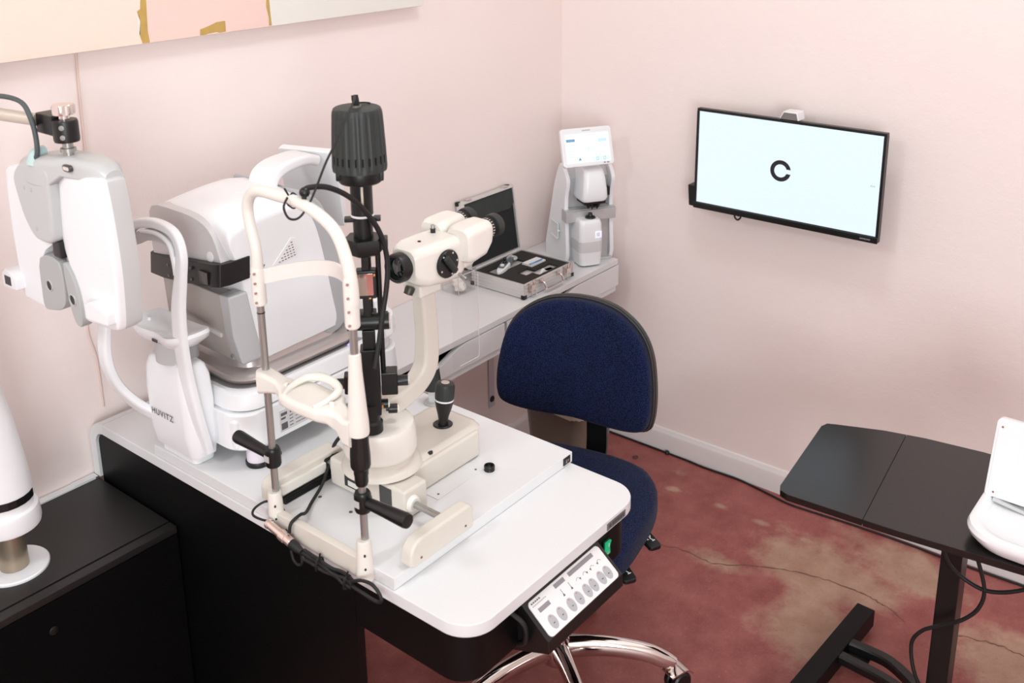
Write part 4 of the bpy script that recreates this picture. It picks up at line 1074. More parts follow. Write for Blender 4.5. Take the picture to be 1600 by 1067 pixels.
o = obj('dropping_cable', B().tube([(-0.789, -1.566, 0.603), (-0.760, -1.586, 0.530), (-0.750, -1.606, 0.456), (-0.750, -1.600, 0.407), (-0.752, -1.573, 0.367), (-0.750, -1.532, 0.331), (-0.750, -1.496, 0.299), (-0.750, -1.479, 0.252), (-0.750, -1.502, 0.169), (-0.70, -1.56, 0.06), (-0.66, -1.66, 0.010), (-0.56, -1.73, 0.0045), (-0.42, -1.76, 0.0045)], 0.0042, 10), RUBBER, loc=(-0.70, -1.56, 0.0))
tag(o, 'black cable dropping from the side desk in an S bend down to the floor', 'cable')
o = obj('hanging_cable', B().tube([(-0.829, -1.507, 0.603), (-0.789, -1.517, 0.559), (-0.765, -1.537, 0.495), (-0.750, -1.568, 0.461), (-0.750, -1.616, 0.455), (-0.750, -1.677, 0.488), (-0.740, -1.744, 0.550), (-0.730, -1.803, 0.603)], 0.0042, 10), RUBBER, loc=(-0.64, -1.47, 0.523))
tag(o, 'black cable sagging in a shallow loop under the right end of the side desk', 'cable')
# ------------------------------------------------------------------ white board lying on the table
BZ0, BZ = TZ, 0.760
def board():
    t = thing('instrument_board', 'thick white board lying on the white table, carrying the slit lamp rails', 'board', (-1.495, -0.60, BZ0))
    obj('board_slab', B().box(-1.742, -1.248, -0.938, -0.257, BZ0+0.0003, BZ, 0.0018), LAM, t)
    b = B().box(-1.279, -1.257, -0.9395, -0.936, BZ0+0.0045, BZ-0.003, 0.0005)
    so = obj('power_socket', b, BLACKP, t)
    b = B().box(-1.272, -1.269, -0.9405, -0.9393, BZ0+0.008, BZ-0.007); b.box(-1.266, -1.263, -0.9405, -0.9393, BZ0+0.010, BZ-0.008)
    each('socket_pin', b, STEEL, so)
    pl = obj('cover_plate', B().box(-1.535, -1.405, -0.843, -0.70, BZ, BZ+0.0015, 0.0004), LAM, t)
    b = B()
    for (x, y) in ((-1.522, -0.832), (-1.417, -0.832)): b.cyl((x, y, BZ+0.001), (x, y, BZ+0.0022), 0.0022, seg=12)
    each('screw', b, mat('rusty_screw', (120, 92, 84), 0.5, 0.4, var=0.1), pl)
    b = B()
    for (x, y) in ((-1.658, -0.745), (-1.655, -0.885), (-1.66, -0.665)): b.cyl((x, y, BZ-0.001), (x, y, BZ+0.0006), 0.0035, seg=16)
    each('hole_plug', b, bpy.data.materials['rusty_screw'], t)
    # rail covers with rounded ends
    rc = obj('rail_cover', B().prism(rrect(-1.712, -1.556, BZ+0.0002, BZ+0.049, [0.012, 0.006, 0.014, 0.030], 8), -0.948, -0.922, 'XZ', 0.005, 3), CREAM2, t)
    b = B()
    for x in (-1.688, -1.578): b.cyl((x, -0.9475, BZ+0.014), (x, -0.9488, BZ+0.014), 0.0022, seg=10)
    each('rail_screw', b, bpy.data.materials['rusty_screw'], rc)
    rc = obj('rail_cover', B().prism(rrect(-1.735, -1.560, BZ+0.0002, BZ+0.048, [0.010, 0.010, 0.018, 0.022], 8), -0.624, -0.590, 'XZ', 0.005, 3), CREAM2, t)
    obj('rack_recess', B().prism(rrect(-1.612, -1.566, BZ+0.0004, BZ+0.040, [0.003, 0.008, 0.016, 0.004], 6), -0.628, -0.6235, 'XZ', 0.001), BLACKM, rc)
    b = B().box(-1.716, -1.585, -0.634, -0.627, BZ+0.0004, BZ+0.013, 0.0006)
    for k in range(40): b.box(-1.715+k*0.0032, -1.7135+k*0.0032, -0.636, -0.634, BZ+0.001, BZ+0.011)
    obj('gear_rack', b, BLACKP, rc)
    b = B().box(-1.716, -1.612, -0.631, -0.6235, BZ+0.0165, BZ+0.036, 0.002)
    obj('rack_guard', b, CREAM, rc)
board()
LENSR = mat('black_lens_rim', (28, 28, 28), 0.35, 0.2, var=0.08)
def loose_lens():
    c = (-1.400, -0.852, BZ)
    t = thing('loose_lens', 'small round lens in a black rim lying on the white board', 'lens', c)
    b = B().lathe([(0.0085, 0.0), (0.0102, 0.0), (0.0105, 0.002), (0.0098, 0.003), (0.0098, 0.006), (0.0105, 0.0065), (0.0105, 0.009), (0.0098, 0.0105), (0.0086, 0.0105), (0.0082, 0.007), (0.0082, 0.002), (0.0085, 0.0)], c, (0, 0, 1), 40, cap=False)
    obj('rim', b, LENSR, t)
    b = B().lathe([(0, 0.0025), (0.0081, 0.0030), (0.0081, 0.0062), (0.005, 0.0074), (0, 0.0079)], c, (0, 0, 1), 40)
    obj('glass', b, thin_clear('crown_glass', (250, 252, 250)), t)
loose_lens()

# ------------------------------------------------------------------ head and chin rest frame
CX, YL, YR2 = -1.745, -0.651, -0.878
def chin_frame():
    t = thing('chin_rest_frame', 'cream chin rest frame with two steel posts at the left board edge', 'chin rest', (CX, (YL+YR2)/2, 0.7375))
    obj('foot_bar', B().box(CX-0.012, CX+0.0035, YR2-0.01, YL+0.01, 0.7378, 0.776, 0.003), CREAM2, t)
    for y, hgt in ((YL, 0.812), (YR2, 0.812)):
        b = B().lathe([(0.0, 0.738), (0.0150, 0.738), (0.0156, 0.742), (0.0130, 0.79), (0.0122, hgt-0.003), (0.0110, hgt), (0.0, hgt)], (CX-0.004, y, 0), (0, 0, 1), 28)
        ps = obj('post_base', b, CREAM, t)
        b = B()
        for z in (0.765, 0.79): b.cyl((CX-0.012, y-0.0095, z), (CX-0.0145, y-0.0125, z), 0.0018, seg=10)
        each('grub_screw', b, BLACKM, ps)
    X0 = CX-0.001
    obj('post', B().cyl((X0, YL, 0.79), (X0, YL, 1.185), 0.0064, seg=24), STEEL, t)
    obj('post', B().cyl((X0, YR2, 0.79), (X0, YR2, 1.225), 0.0064, seg=24), STEEL, t)
    # left post marks and top holder
    b = B().lathe([(0.0068, 1.150), (0.0068, 1.152)], (X0, YL, 0), (0, 0, 1), 20)
    obj('height_mark', b, BLACKM, t)
    # tapered sleeve, black knob and clamp on the right post
    b = B().lathe([(0.0085, 1.142), (0.0100, 1.140), (0.0110, 1.11), (0.0148, 1.05), (0.0168, 1.025), (0.0172, 1.008), (0.0165, 1.003), (0.0, 1.003)], (X0, YR2, 0), (0, 0, 1), 32)
    obj('sleeve', b, CREAM, t)
    b = B().lathe([(0.0, 1.0028), (0.0150, 1.0028), (0.0152, 0.985), (0.0164, 0.965), (0.0164, 0.947), (0.0150, 0.943), (0.0120, 0.941), (0.0120, 0.931), (0.0, 0.931)], (X0, YR2, 0), (0, 0, 1), 40, star=lambda k, i: 1.0 if (i in (0, 5, 6, 7, 8) or k % 4) else 0.94)
    kn = obj('height_knob', b, BLACKP, t)
    b = B().lathe([(0.0, 0.931), (0.0112, 0.931), (0.0112, 0.917), (0.0095, 0.912), (0.0, 0.912)], (X0, YR2, 0), (0, 0, 1), 28)
    obj('collar', b, BLACKM, kn)
    # patient grips
    for y, z, s, L in ((YR2, 0.882, -1, 0.102), (YL, 0.880, 1, 0.100)):
        b = B().lathe([(0.0125, z-0.018), (0.0142, z-0.014), (0.0142, z+0.012), (0.012, z+0.017), (0.0, z+0.017)], (X0, y, 0), (0, 0, 1), 28)
        b.cyl((X0+0.010, y, z), (X0+0.016, y, z), 0.005, seg=12)
        cl = obj('grip_clamp', b, BLACKM, t)
        b = B().lathe([(0.0075, 0.010), (0.0095, 0.016), (0.0105, 0.05), (0.0125, L-0.006), (0.0115, L), (0.0, L+0.001)], (X0, y, z), (0, s, 0.04), 28)
        obj('hand_grip', b, BLACKP, t)
        b = B().box(X0-0.015, X0-0.013, y-0.006, y+0.006, z-0.006, z+0.006, 0.0005)
        obj('scale_tag', b, mat('scale_tag', (190, 190, 192), 0.4, var=0.03) if s < 0 else bpy.data.materials['scale_tag'], cl)
    # chin cup bridging the posts
    mid = (YL+YR2)/2
    rings = []
    for (y, xc, w, z0, z1) in ((YL+0.014, CX, 0.012, 1.008, 1.045), (YL+0.002, CX-0.004, 0.017, 1.005, 1.047), (YL-0.018, CX-0.004, 0.015, 1.012, 1.047), (YL-0.040, CX-0.002, 0.014, 1.016, 1.042), (YL-0.058, CX, 0.022, 1.014, 1.036), (YL-0.068, CX+0.002, 0.033, 1.012, 1.034), (mid+0.028, CX+0.004, 0.036, 1.010, 1.033), (mid, CX+0.005, 0.036, 1.008, 1.031), (mid-0.028, CX+0.004, 0.036, 1.010, 1.033), (YR2+0.068, CX+0.002, 0.033, 1.010, 1.034), (YR2+0.054, CX, 0.022, 1.006, 1.034), (YR2+0.034, CX-0.003, 0.016, 0.998, 1.032), (YR2+0.016, CX-0.008, 0.015, 0.985, 1.030), (YR2+0.002, CX-0.010, 0.012, 0.985, 1.030)):
        rings.append([(xc+a, y, c) for a, c in rrect(-w, w, z0, z1, min(w*0.5, (z1-z0)*0.35), 4)])
    cc = obj('chin_cup', B().loft(rings), CREAM, t)
    # raised rim of the cup, open towards the patient
    b = B().tube([(CX-0.026, mid+0.036, 1.0345), (CX-0.005, mid+0.043, 1.038), (CX+0.025, mid+0.040, 1.043), (CX+0.036, mid+0.020, 1.046), (CX+0.038, mid, 1.047), (CX+0.036, mid-0.020, 1.046), (CX+0.025, mid-0.040, 1.043), (CX-0.005, mid-0.043, 1.038), (CX-0.026, mid-0.036, 1.0345)], [0.003, 0.005, 0.007, 0.0075, 0.0075, 0.0075, 0.007, 0.005, 0.003], 10)
    obj('cup_rim', b, CREAM, cc)
    b = B()
    for y in (mid+0.056, mid-0.056): b.lathe([(0.0042, 0), (0.0038, 0.006), (0.0, 0.007)], (CX-0.004, y, 1.034), (0, 0, 1), 14)
    each('paper_pin', b, mat('white_pin', (244, 240, 234), 0.3, var=0.01), cc)
    # arch
    yc = mid
    A = [(0.1135, 1.175), (0.1135, 1.21), (0.1125, 1.262), (0.123, 1.305), (0.1255, 1.335), (0.115, 1.356), (0.092, 1.367), (0.045, 1.3675)]
    pts = [(X0, yc+a, z) for a, z in A] + [(X0, yc-a, z) for a, z in [(0.0, 1.366), (0.045, 1.357), (0.085, 1.336), (0.106, 1.300), (0.115, 1.262), (0.115, 1.225)]]
    rad = [0.0105, 0.0100, 0.0092, 0.0092, 0.0095, 0.0095, 0.0095, 0.0095, 0.0095, 0.0098, 0.0098, 0.0098, 0.0105, 0.0120]
    obj('arch_tube', B().tube(pts, rad, 16, n=6), CREAM, t)
    for y, z0, z1 in ((YL, 1.165, 1.232), (YR2, 1.185, 1.268)):
        b = B().lathe([(0.0100, z0), (0.0118, z0+0.003), (0.0118, z1-0.005), (0.010, z1)], (X0, y, 0), (0, 0, 1), 24)
        hs = obj('arch_socket', b, CREAM, t)
        b = B()
        for k in range(4):
            z = z0+0.008+k*(z1-z0-0.016)/3
            b.cyl((X0-0.0095, y-0.0052, z), (X0-0.0130, y-0.0066, z), 0.0021, seg=8)
        each('socket_screw', b, mat('pinkish_screw', (170, 134, 120), 0.5, 0.2, var=0.05) if y == YL else bpy.data.materials['pinkish_screw'], hs)
    # forehead strap, bowing away from the patient
    pts = []
    for k in range(13):
        u = k/12; yy = YL+0.003 + (YR2-YL-0.008)*u
        pts.append((X0-0.004+0.058*math.sin(PI*u), yy, 1.213+0.012*math.sin(PI*u)+0.030*u))
    b = B().tube(pts, 1.0, sec=[(0.0125, 0.0018), (0.0125, -0.0018), (-0.0125, -0.0018), (-0.0125, 0.0018)], up=(0, 0, 1), n=2)
    obj('forehead_band', b, mat('milky_band', (232, 226, 220), 0.3, var=0.01), t)
    # fixation lamp arm: ball on the arch with a black gooseneck
    b = B().sphere((X0+0.004, yc-0.016, 1.383), 0.0085)
    b.cyl((X0+0.002, yc-0.016, 1.366), (X0+0.003, yc-0.016, 1.380), 0.004, seg=12)
    fx = obj('pivot_ball', b, BLACKP, t)
    gn = [(X0+0.004, yc-0.016, 1.384), (-1.735, -0.782, 1.389), (-1.700, -0.784, 1.382), (-1.660, -0.788, 1.358), (-1.626, -0.792, 1.322), (-1.600, -0.795, 1.278), (-1.590, -0.797, 1.232), (-1.594, -0.797, 1.185), (-1.606, -0.796, 1.135), (-1.617, -0.795, 1.085), (-1.628, -0.795, 1.045)]
    obj('gooseneck', B().tube(gn, 0.0046, 12), RUBBER, fx)
    b = B().tube([(X0-0.009, yc+0.012, 1.362), (X0+0.001, yc+0.010, 1.378), (X0+0.010, yc+0.008, 1.366), (X0, yc+0.006, 1.354), (X0-0.010, yc+0.010, 1.362)], 0.0014, 6)
    b.tube([(X0-0.006, yc+0.011, 1.376), (X0-0.012, yc+0.012, 1.388)], 0.0016, 6, smooth=False)
    obj('cable_tie', b, RUBBER, t)
chin_frame()

# ------------------------------------------------------------------ slit lamp
PX_, PY_ = -1.585, -0.745            # swivel axis
def slit_lamp():
    t = thing('slit_lamp', 'cream slit lamp microscope with a tall black lamp tower and joystick', 'slit lamp', (-1.49, PY_, BZ))
    # cross slide base: T-headed casting
    z0, z1 = BZ+0.0018, 0.822
    out = [(-1.620, -0.648), (-1.620, -0.845), (-1.562, -0.845), (-1.562, -0.806), (-1.375, -0.806), (-1.345, -0.770), (-1.345, -0.688), (-1.375, -0.662), (-1.562, -0.662), (-1.562, -0.648)]
    def ins(k):
        cx, cy = -1.48, -0.745
        return [(x+(k if x < cx else -k)*(1 if abs(x+1.562) > 0.001 else (-1 if False else 1)), y+(k if y < cy else -k)) for x, y in out]
    b = B().prism(out, z0, z1-0.004, 'XY', 0.006, 3, ang=40)
    obj('base', b, CREAM2, t)
    ht = B().loft([[(x, y, z) for x, y in rrect(-1.60+k, -1.352-k, -0.800+k, -0.668-k, 0.022, 5)] for z, k in ((z1-0.006, 0.0), (z1+0.002, 0.006), (z1+0.004, 0.014))])
    obj('base_cover', ht, CREAM2, t)
    b = B().box(-1.6215, -1.6195, -0.742, -0.690, 0.775, 0.803, 0.0008)
    ln = obj('rating_plate', b, mat('dark_rating_plate', (52, 54, 56), 0.4, 0.3, var=0.1), t)
    b = B().box(-1.6222, -1.6212, -0.735, -0.700, 0.779, 0.789)
    obj('plate_print', b, mat('pale_print', (224, 222, 218), 0.5, var=0.02), ln)
    b = B().box(-1.6215, -1.6197, -0.812, -0.782, 0.778, 0.812, 0.0006)
    obj('spec_label', b, mat('dark_label', (62, 62, 62), 0.5, var=0.4, vscale=260), t)
    b = B(); b.box(-1.590, -1.548, -0.776, -0.742, z1-0.0005, z1+0.0046, 0.0003)
    lb = obj('top_label', b, mat('blue_grey_label', (140, 148, 158), 0.4, var=0.05), t)
    b = B()
    for k in range(3): b.box(-1.586+k*0.010, -1.5805+k*0.010, -0.772, -0.748, z1+0.0046, z1+0.0049)
    obj('label_print', b, DARKTXT, lb)
    b = B().lathe([(0.0065, 0), (0.006, 0.003), (0, 0.0035)], (-1.500, -0.792, z1-0.0005), (0, 0, 1), 18)
    obj('lock_button', b, BLACKP, t)
    # axle with wheels running between the rail covers
    ax = obj('axle', B().cyl((-1.602, -0.594, 0.7895), (-1.602, -0.924, 0.7895), 0.0062, seg=20), STEEL, t)
    b = B().lathe([(0.0, 0), (0.0155, 0), (0.0155, 0.003), (0.012, 0.008), (0.0, 0.008)], (-1.602, -0.845, 0.7895), (0, -1, 0), 28)
    obj('axle_boss', b, CREAM, ax)
    b = B().lathe([(0.0, 0), (0.014, 0), (0.011, 0.006), (0.0, 0.006)], (-1.602, -0.648, 0.7895), (0, 1, 0), 28)
    obj('axle_boss', b, CREAM, ax)
    b = B().lathe([(0.0, 0), (0.010, 0), (0.010, 0.012), (0.0, 0.012)], (-1.594, -0.631, 0.780), (0, -1, 0), 20)
    obj('pinion', b, STEEL, ax)
    b = B().lathe([(0.0075, 0), (0.0075, 0.013), (0.0055, 0.0155), (0.0, 0.016)], (-1.565, -0.668, z1), (0, 0, 1), 18)
    kn = obj('thumb_screw', b, BLACKP, t)
    obj('thumb_cap', B().lathe([(0.0055, 0.0155), (0.0052, 0.018), (0, 0.0185)], (-1.565, -0.668, z1), (0, 0, 1), 16), CREAM, kn)
    # joystick
    J = V((-1.412, -0.745, z1+0.003)); d = V((0.10, -0.02, 1)).normalized()
    b = B().lathe([(0.0195, -0.001), (0.0195, 0.002), (0.0165, 0.004), (0.012, 0.003), (0.0, 0.003)], J, (0, 0, 1), 32)
    js = obj('joystick', b, BLACKP, t)
    b = B().lathe([(0.010, 0.002), (0.0095, 0.012), (0.0115, 0.022), (0.0160, 0.038), (0.0185, 0.050), (0.0185, 0.052)], J, d, 32)
    obj('stick_grip', b, BLACKP, js)
    b = B().lathe([(0.0186, 0.052), (0.0188, 0.0528), (0.0188, 0.0545), (0.0186, 0.0552)], J, d, 32)
    obj('stick_ring', b, WHITE2, js)
    b = B().lathe([(0.0183, 0.0553), (0.0188, 0.060), (0.0190, 0.080), (0.0172, 0.087), (0.012, 0.0885), (0.0, 0.0885)], J, d, 40, star=lambda k, i: 1 if (k % 3 or i in (0, 3, 4)) else 0.965)
    obj('stick_head', b, LAMPB, js)
    b = B().lathe([(0.0085, 0.0880), (0.0080, 0.0897), (0.0, 0.0900)], J, d, 24)
    obj('stick_button', b, mat('pale_rubber_button', (206, 194, 188), 0.45, var=0.03), js)
    # swivel pedestal and drum
    b = B().lathe([(0.074, z1+0.0), (0.072, z1+0.006), (0.066, z1+0.010), (0.058, z1+0.014), (0.058, z1+0.030)], (PX_+0.008, PY_, 0), (0, 0, 1), 48)
    obj('pedestal', b, CREAM2, t)
    b = B().lathe([(0.0, z1+0.026), (0.056, z1+0.026), (0.064, z1+0.029), (0.067, z1+0.036), (0.066, z1+0.075), (0.062, z1+0.085), (0.052, z1+0.090), (0.0, z1+0.092)], (PX_+0.006, PY_, 0), (0, 0, 1), 56)
    obj('swivel_drum', b, CREAM, t)
    # curved microscope arm
    sec = rrect(-0.0195, 0.0195, -0.016, 0.016, 0.007, 3)
    P = [(-1.60, PY_, 0.926), (-1.56, PY_, 0.926), (-1.515, PY_, 0.932), (-1.478, PY_, 0.945), (-1.456, PY_-0.002, 0.972), (-1.452, PY_-0.004, 1.02), (-1.458, PY_-0.008, 1.08), (-1.464, PY_-0.010, 1.135)]
    b = B().tube(P, [1.0, 1.0, 1.0, 1.02, 1.05, 1.0, 0.95, 0.92], sec=[(y, x) for x, y in sec], up=(0, 1, 0), n=5)
    arm = obj('microscope_arm', b, CREAM2, t)
    obj('arm_cap', B().box(-1.492, -1.436, PY_-0.032, PY_+0.014, 1.122, 1.146, 0.005, 3), CREAM, arm)
    b = B().lathe([(0.0085, 0), (0.0095, 0.004), (0.0085, 0.014), (0.0, 0.016)], (-1.497, PY_-0.012, 1.143), (-0.5, 0.1, -1), 18)
    obj('focus_screw', b, mat('dark_bronze_screw', (70, 66, 60), 0.4, 0.3, var=0.1), arm)
    b = B().cyl((-1.590, PY_-0.012, 0.937), (-1.590, PY_-0.012, 0.966), 0.0036, seg=14); b.lathe([(0.0036, 0.0), (0.0055, 0.0015), (0.0055, 0.006), (0.0, 0.007)], (-1.590, PY_-0.012, 0.965), (0, 0, 1), 16)
    obj('stop_pin', b, STEEL, t)
    for k, (x, z) in enumerate(((-1.601, 0.957), (-1.579, 0.938))):
        d = V((0.75, -0.66, -0.05)).normalized(); p = V((x, PY_-0.020, z))
        b = B().lathe([(0.0078, 0.004), (0.0085, 0.006), (0.0085, 0.020), (0.0, 0.020)], p, d, 28, star=lambda k, i: 1 if k % 2 else 0.95)
        b.cyl(p, p+d*0.006, 0.0045, seg=12)
        kb = obj('brake_knob', b, BLACKP, t)
        obj('knob_cap', B().lathe([(0.0072, 0.020), (0.0070, 0.0225), (0.0, 0.023)], p, d, 24), CREAM, kb)
    # microscope head, axis along x
    mz, my = 1.188, PY_-0.018
    rings = []
    for (x, hw, h, zz) in ((-1.518, 0.028, 0.028, mz+0.004), (-1.512, 0.033, 0.033, mz+0.003), (-1.492, 0.040, 0.039, mz), (-1.45, 0.0425, 0.0415, mz-0.003), (-1.415, 0.0425, 0.0415, mz-0.004), (-1.402, 0.039, 0.038, mz-0.004), (-1.398, 0.034, 0.033, mz-0.004)):
        rings.append([(x, my+a, zz+c) for a, c in rrect(-hw, hw, -h, h, 0.017, 5)])
    head = obj('microscope_head', B().loft(rings), CREAM, t)
    b = B().lathe([(0.0, 0.012), (0.0215, 0.012), (0.0232, 0.016), (0.0232, 0.020), (0.0268, 0.022), (0.0268, 0.036), (0.0245, 0.0395), (0.0222, 0.0395), (0.0205, 0.032), (0.0, 0.030)], (-1.502, my, mz+0.002), (-1, 0, 0.04), 40)
    ob = obj('objective', b, BLACKP, t)
    b = B().lathe([(0.0202, 0.031), (0.012, 0.0338), (0.0, 0.0345)], (-1.502, my, mz+0.002), (-1, 0, 0.04), 32)
    obj('front_lens', b, GLASSL, ob)
    b = B().lathe([(0.0222, 0.0380), (0.0216, 0.0386), (0.0211, 0.0380)], (-1.502, my, mz+0.002), (-1, 0, 0.04), 32, cap=False)
    obj('retaining_ring', b, mat('teal_grey_ring', (96, 116, 116), 0.3, 0.4, var=0.04), ob)
    # magnification dial on the near side
    D = V((-1.452, my-0.0415, mz-0.003)); dd = V((0, -1, 0))
    b = B().lathe([(0.0, 0.0), (0.026, 0.0), (0.0265, 0.004), (0.025, 0.0065), (0.0, 0.0065)], D, dd, 48)
    dl = obj('magnification_dial', b, BLACKP, t)
    T = Matrix.Translation(D+dd*0.006) @ Matrix.Rotation(math.radians(52), 4, 'Y')
    b = B().prism([(-0.021, -0.0062), (0.021, -0.0062), (0.021, 0.0062), (-0.021, 0.0062)], -0.0095, 0.0, 'XZ', 0.0035, 2)
    b.box(-0.0165, 0.0165, -0.0098, -0.0088, -0.001, 0.001, 0, mi=0)
    obj('dial_bar', b.xf(T), LAMPB, dl)
    b = B()
    for an in (60, 130, 205, 290, 5):
        a = math.radians(an); b.cyl(D+dd*0.0064+V((0.0215*math.cos(a), 0, 0.0215*math.sin(a))), D+dd*0.0071+V((0.0215*math.cos(a), 0, 0.0215*math.sin(a))), 0.0018, seg=10)
    each('dial_mark', b, mat('dial_white_mark', (196, 200, 198), 0.4, var=0.02), dl)
    b = B().cyl((-1.482, my-0.005, mz+0.036), (-1.482, my-0.005, mz+0.0402), 0.0032, seg=12)
    obj('head_hole', b, mat('dark_hole', (44, 26, 26), 0.7, var=0.05), head)
    b = B().lathe([(0.0048, 0.0), (0.0048, 0.010), (0.0, 0.010)], (-1.428, my+0.012, mz+0.036), (0, 0, 1), 18)
    sh = obj('shield_stud', b, BLACKP, t)
    obj('stud_tip', B().lathe([(0.0036, 0.010), (0.0036, 0.0155), (0.0024, 0.017), (0, 0.017)], (-1.428, my+0.012, mz+0.036), (0, 0, 1), 16), STEEL, sh)
    obj('rear_block', B().prism(rrect(my-0.044, my+0.044, mz-0.030, mz+0.030, 0.012, 5), -1.402, -1.378, 'YZ', 0.004), CREAM, t)
    # two prism housings with eyepieces
    for yy in (my-0.033, my+0.033):
        rings = []
        for (x, hw, zl, zh) in ((-1.412, 0.0255, -0.024, 0.033), (-1.406, 0.0285, -0.029, 0.037), (-1.395, 0.0295, -0.031, 0.039), (-1.362, 0.0295, -0.026, 0.040), (-1.347, 0.0280, -0.012, 0.039), (-1.340, 0.0240, -0.002, 0.036)):
            rings.append([(x, yy+a, mz+0.014+c) for a, c in rrect(-hw, hw, zl, zh, 0.0155, 5)])
        hs = obj('prism_housing', B().loft(rings), CREAM, t)
        e0 = V((-1.345, yy, mz+0.029))
        b = B().lathe([(0.0, 0.0), (0.0180, 0.0), (0.0180, 0.010), (0.0195, 0.011), (0.0195, 0.020), (0.0175, 0.021), (0.0175, 0.025), (0.0215, 0.027), (0.0215, 0.036), (0.0205, 0.040), (0.018, 0.040), (0.016, 0.034), (0.0, 0.034)], e0, (1, 0, 0.02), 40, star=lambda k, i: 1 if (k % 2 or i not in (3, 4)) else 0.965)
        ey = obj('eyepiece', b, BLACKP, t)
        b = B()
        for k in range(22):
            a = 2*PI*k/22; c = e0+V((0.0155, 0.0195*math.cos(a), 0.0195*math.sin(a)))
            q = B().box(-0.0028 if k % 3 else -0.0036, 0.0010, -0.0007, 0.0007, -0.0004, 0.0004).xf(Matrix.Translation(c) @ Matrix.Rotation(a-PI/2, 4, 'X'))
            b.add(q)
        obj('scale_marks', b, mat('engraved_white', (214, 214, 208), 0.4, var=0.02) if yy < my else bpy.data.materials['engraved_white'], ey)
        obj('eye_cup', B().lathe([(0.0216, 0.027), (0.0222, 0.030), (0.0222, 0.042), (0.0212, 0.0435), (0.0205, 0.040)], e0, (1, 0, 0.02), 40, cap=False), LAMPB, ey)
    # breath shield of clear acrylic hanging below the eyepieces
    sx0, sx1 = -1.462, -1.388
    b = B().box(sx0, sx1, my-0.060, my-0.0585, 0.985, 1.150, 0.0006)
    bs = obj('breath_shield', b, ACRYL, t)
    b = B(); yy = my-0.05925
    b.tube([(sx1, yy, 1.150), (sx1, yy, 0.989), (sx1-0.004, yy, 0.985), (sx0+0.02, yy, 0.985)], 0.0007, 6, smooth=False)
    obj('shield_edge', b, bpy.data.materials['polished_acrylic_edge'], bs)
    obj('shield_hook', B().tube([(-1.42, yy, 1.149), (-1.42, my-0.045, 1.155), (-1.42, my-0.034, 1.155)], 0.003, 8, smooth=False), STEEL, bs)
    # ------------------------------------------------ illumination tower
    ax_, ay = -1.612, -0.766
    kd = V((0.707, -0.707, 0)); fd = V((-0.707, -0.707, 0))      # knob axis and the way the prism faces
    def at(u, w, z): return V((ax_, ay, 0))+kd*u+fd*w+V((0, 0, z))
    def bxo(u0, u1, w0, w1, z0_, z1_, bev=0.002):
        M = Matrix(((kd.x, fd.x, 0, ax_), (kd.y, fd.y, 0, ay), (0, 0, 1, 0), (0, 0, 0, 1)))
        return B().box(u0, u1, w0, w1, z0_, z1_, bev).xf(M)
    b = B().lathe([(0.0, 0.912), (0.020, 0.912), (0.020, 0.930), (0.016, 0.934), (0.0155, 0.965)], (ax_-0.004, ay, 0), (0, 0, 1), 28)
    b.add(bxo(-0.016, 0.016, -0.018, 0.014, 0.945, 1.07)); b.add(bxo(-0.011, 0.011, -0.014, 0.010, 1.07, 1.105))
    low = obj('lamp_arm', b, BLACKM, t)
    obj('orange_button', B().lathe([(0.004, 0), (0.0036, 0.0025), (0, 0.003)], at(0.0165, 0.004, 0.957), kd, 14), mat('orange_dot', (206, 140, 60), 0.4, var=0.03), low)
    b = bxo(-0.046, -0.022, -0.012, 0.012, 0.988, 1.022); b.add(bxo(0.018, 0.046, -0.015, 0.015, 0.984, 1.026))
    ct = obj('centring_block', b, BLACKM, t)
    for s in (-1, 1):
        p = at(s*0.044, 0, 1.004)
        b = B().lathe([(0.0085, 0.0), (0.0095, 0.001), (0.0095, 0.020), (0.0, 0.020)], p, kd*s, 32, star=lambda k, i: 1 if (k % 2 or i in (0, 3)) else 0.95)
        kb = obj('slit_width_knob', b, BLACKP, t)
        obj('knob_face', B().lathe([(0.0085, 0.020), (0.0080, 0.0225), (0.0, 0.023)], p, kd*s, 24), mat('grey_knob_face', (190, 186, 182), 0.35, var=0.02) if s < 0 else bpy.data.materials['grey_knob_face'], kb)
    obj('guide_rod', B().cyl(at(0.022, -0.002, 1.02), at(0.022, -0.002, 1.262), 0.0046, seg=14), BLACKM, t)
    obj('guide_rod', B().cyl(at(0.005, -0.022, 1.10), at(0.005, -0.022, 1.262), 0.0046, seg=14), BLACKM, t)
    p0, p1 = at(-0.036, 0, 1.118), at(0.036, 0, 1.118)
    b = B().cyl(p0, p1, 0.0148, seg=28, bev=0.001); b.add(bxo(-0.015, 0.015, -0.022, 0.0, 1.103, 1.134))
    cy_ = obj('tilt_barrel', b, BLACKM, t)
    obj('barrel_plate', B().lathe([(0.0142, 0), (0.0142, 0.0018), (0, 0.0018)], p1, kd, 24), mat('tan_plate', (196, 176, 164), 0.4, var=0.03), cy_)
    # prism / mirror holder on a stem
    obj('prism_stem', bxo(-0.007, 0.007, 0.000, 0.008, 1.130, 1.165), BLACKM, t)
    mh = obj('mirror_holder', bxo(-0.016, 0.018, -0.012, 0.010, 1.163, 1.214, 0.003), BLACKP, t)
    M = Matrix(((kd.x, fd.x, 0, ax_), (kd.y, fd.y, 0, ay), (0, 0, 1, 0), (0, 0, 0, 1)))
    obj('mirror', bxo(-0.0125, 0.0125, 0.0098, 0.0108, 1.170, 1.209, 0.0003), mat('silvered_mirror', (214, 196, 190), 0.08, 1.0, var=0.01), mh)
    b = B().add(bxo(0.0130, 0.0165, 0.009, 0.0115, 1.204, 1.208, 0.0005)); b.add(bxo(-0.0165, -0.0130, 0.009, 0.0115, 1.204, 1.208, 0.0005)); b.add(bxo(0.004, 0.008, 0.009, 0.0115, 1.163, 1.166, 0.0005))
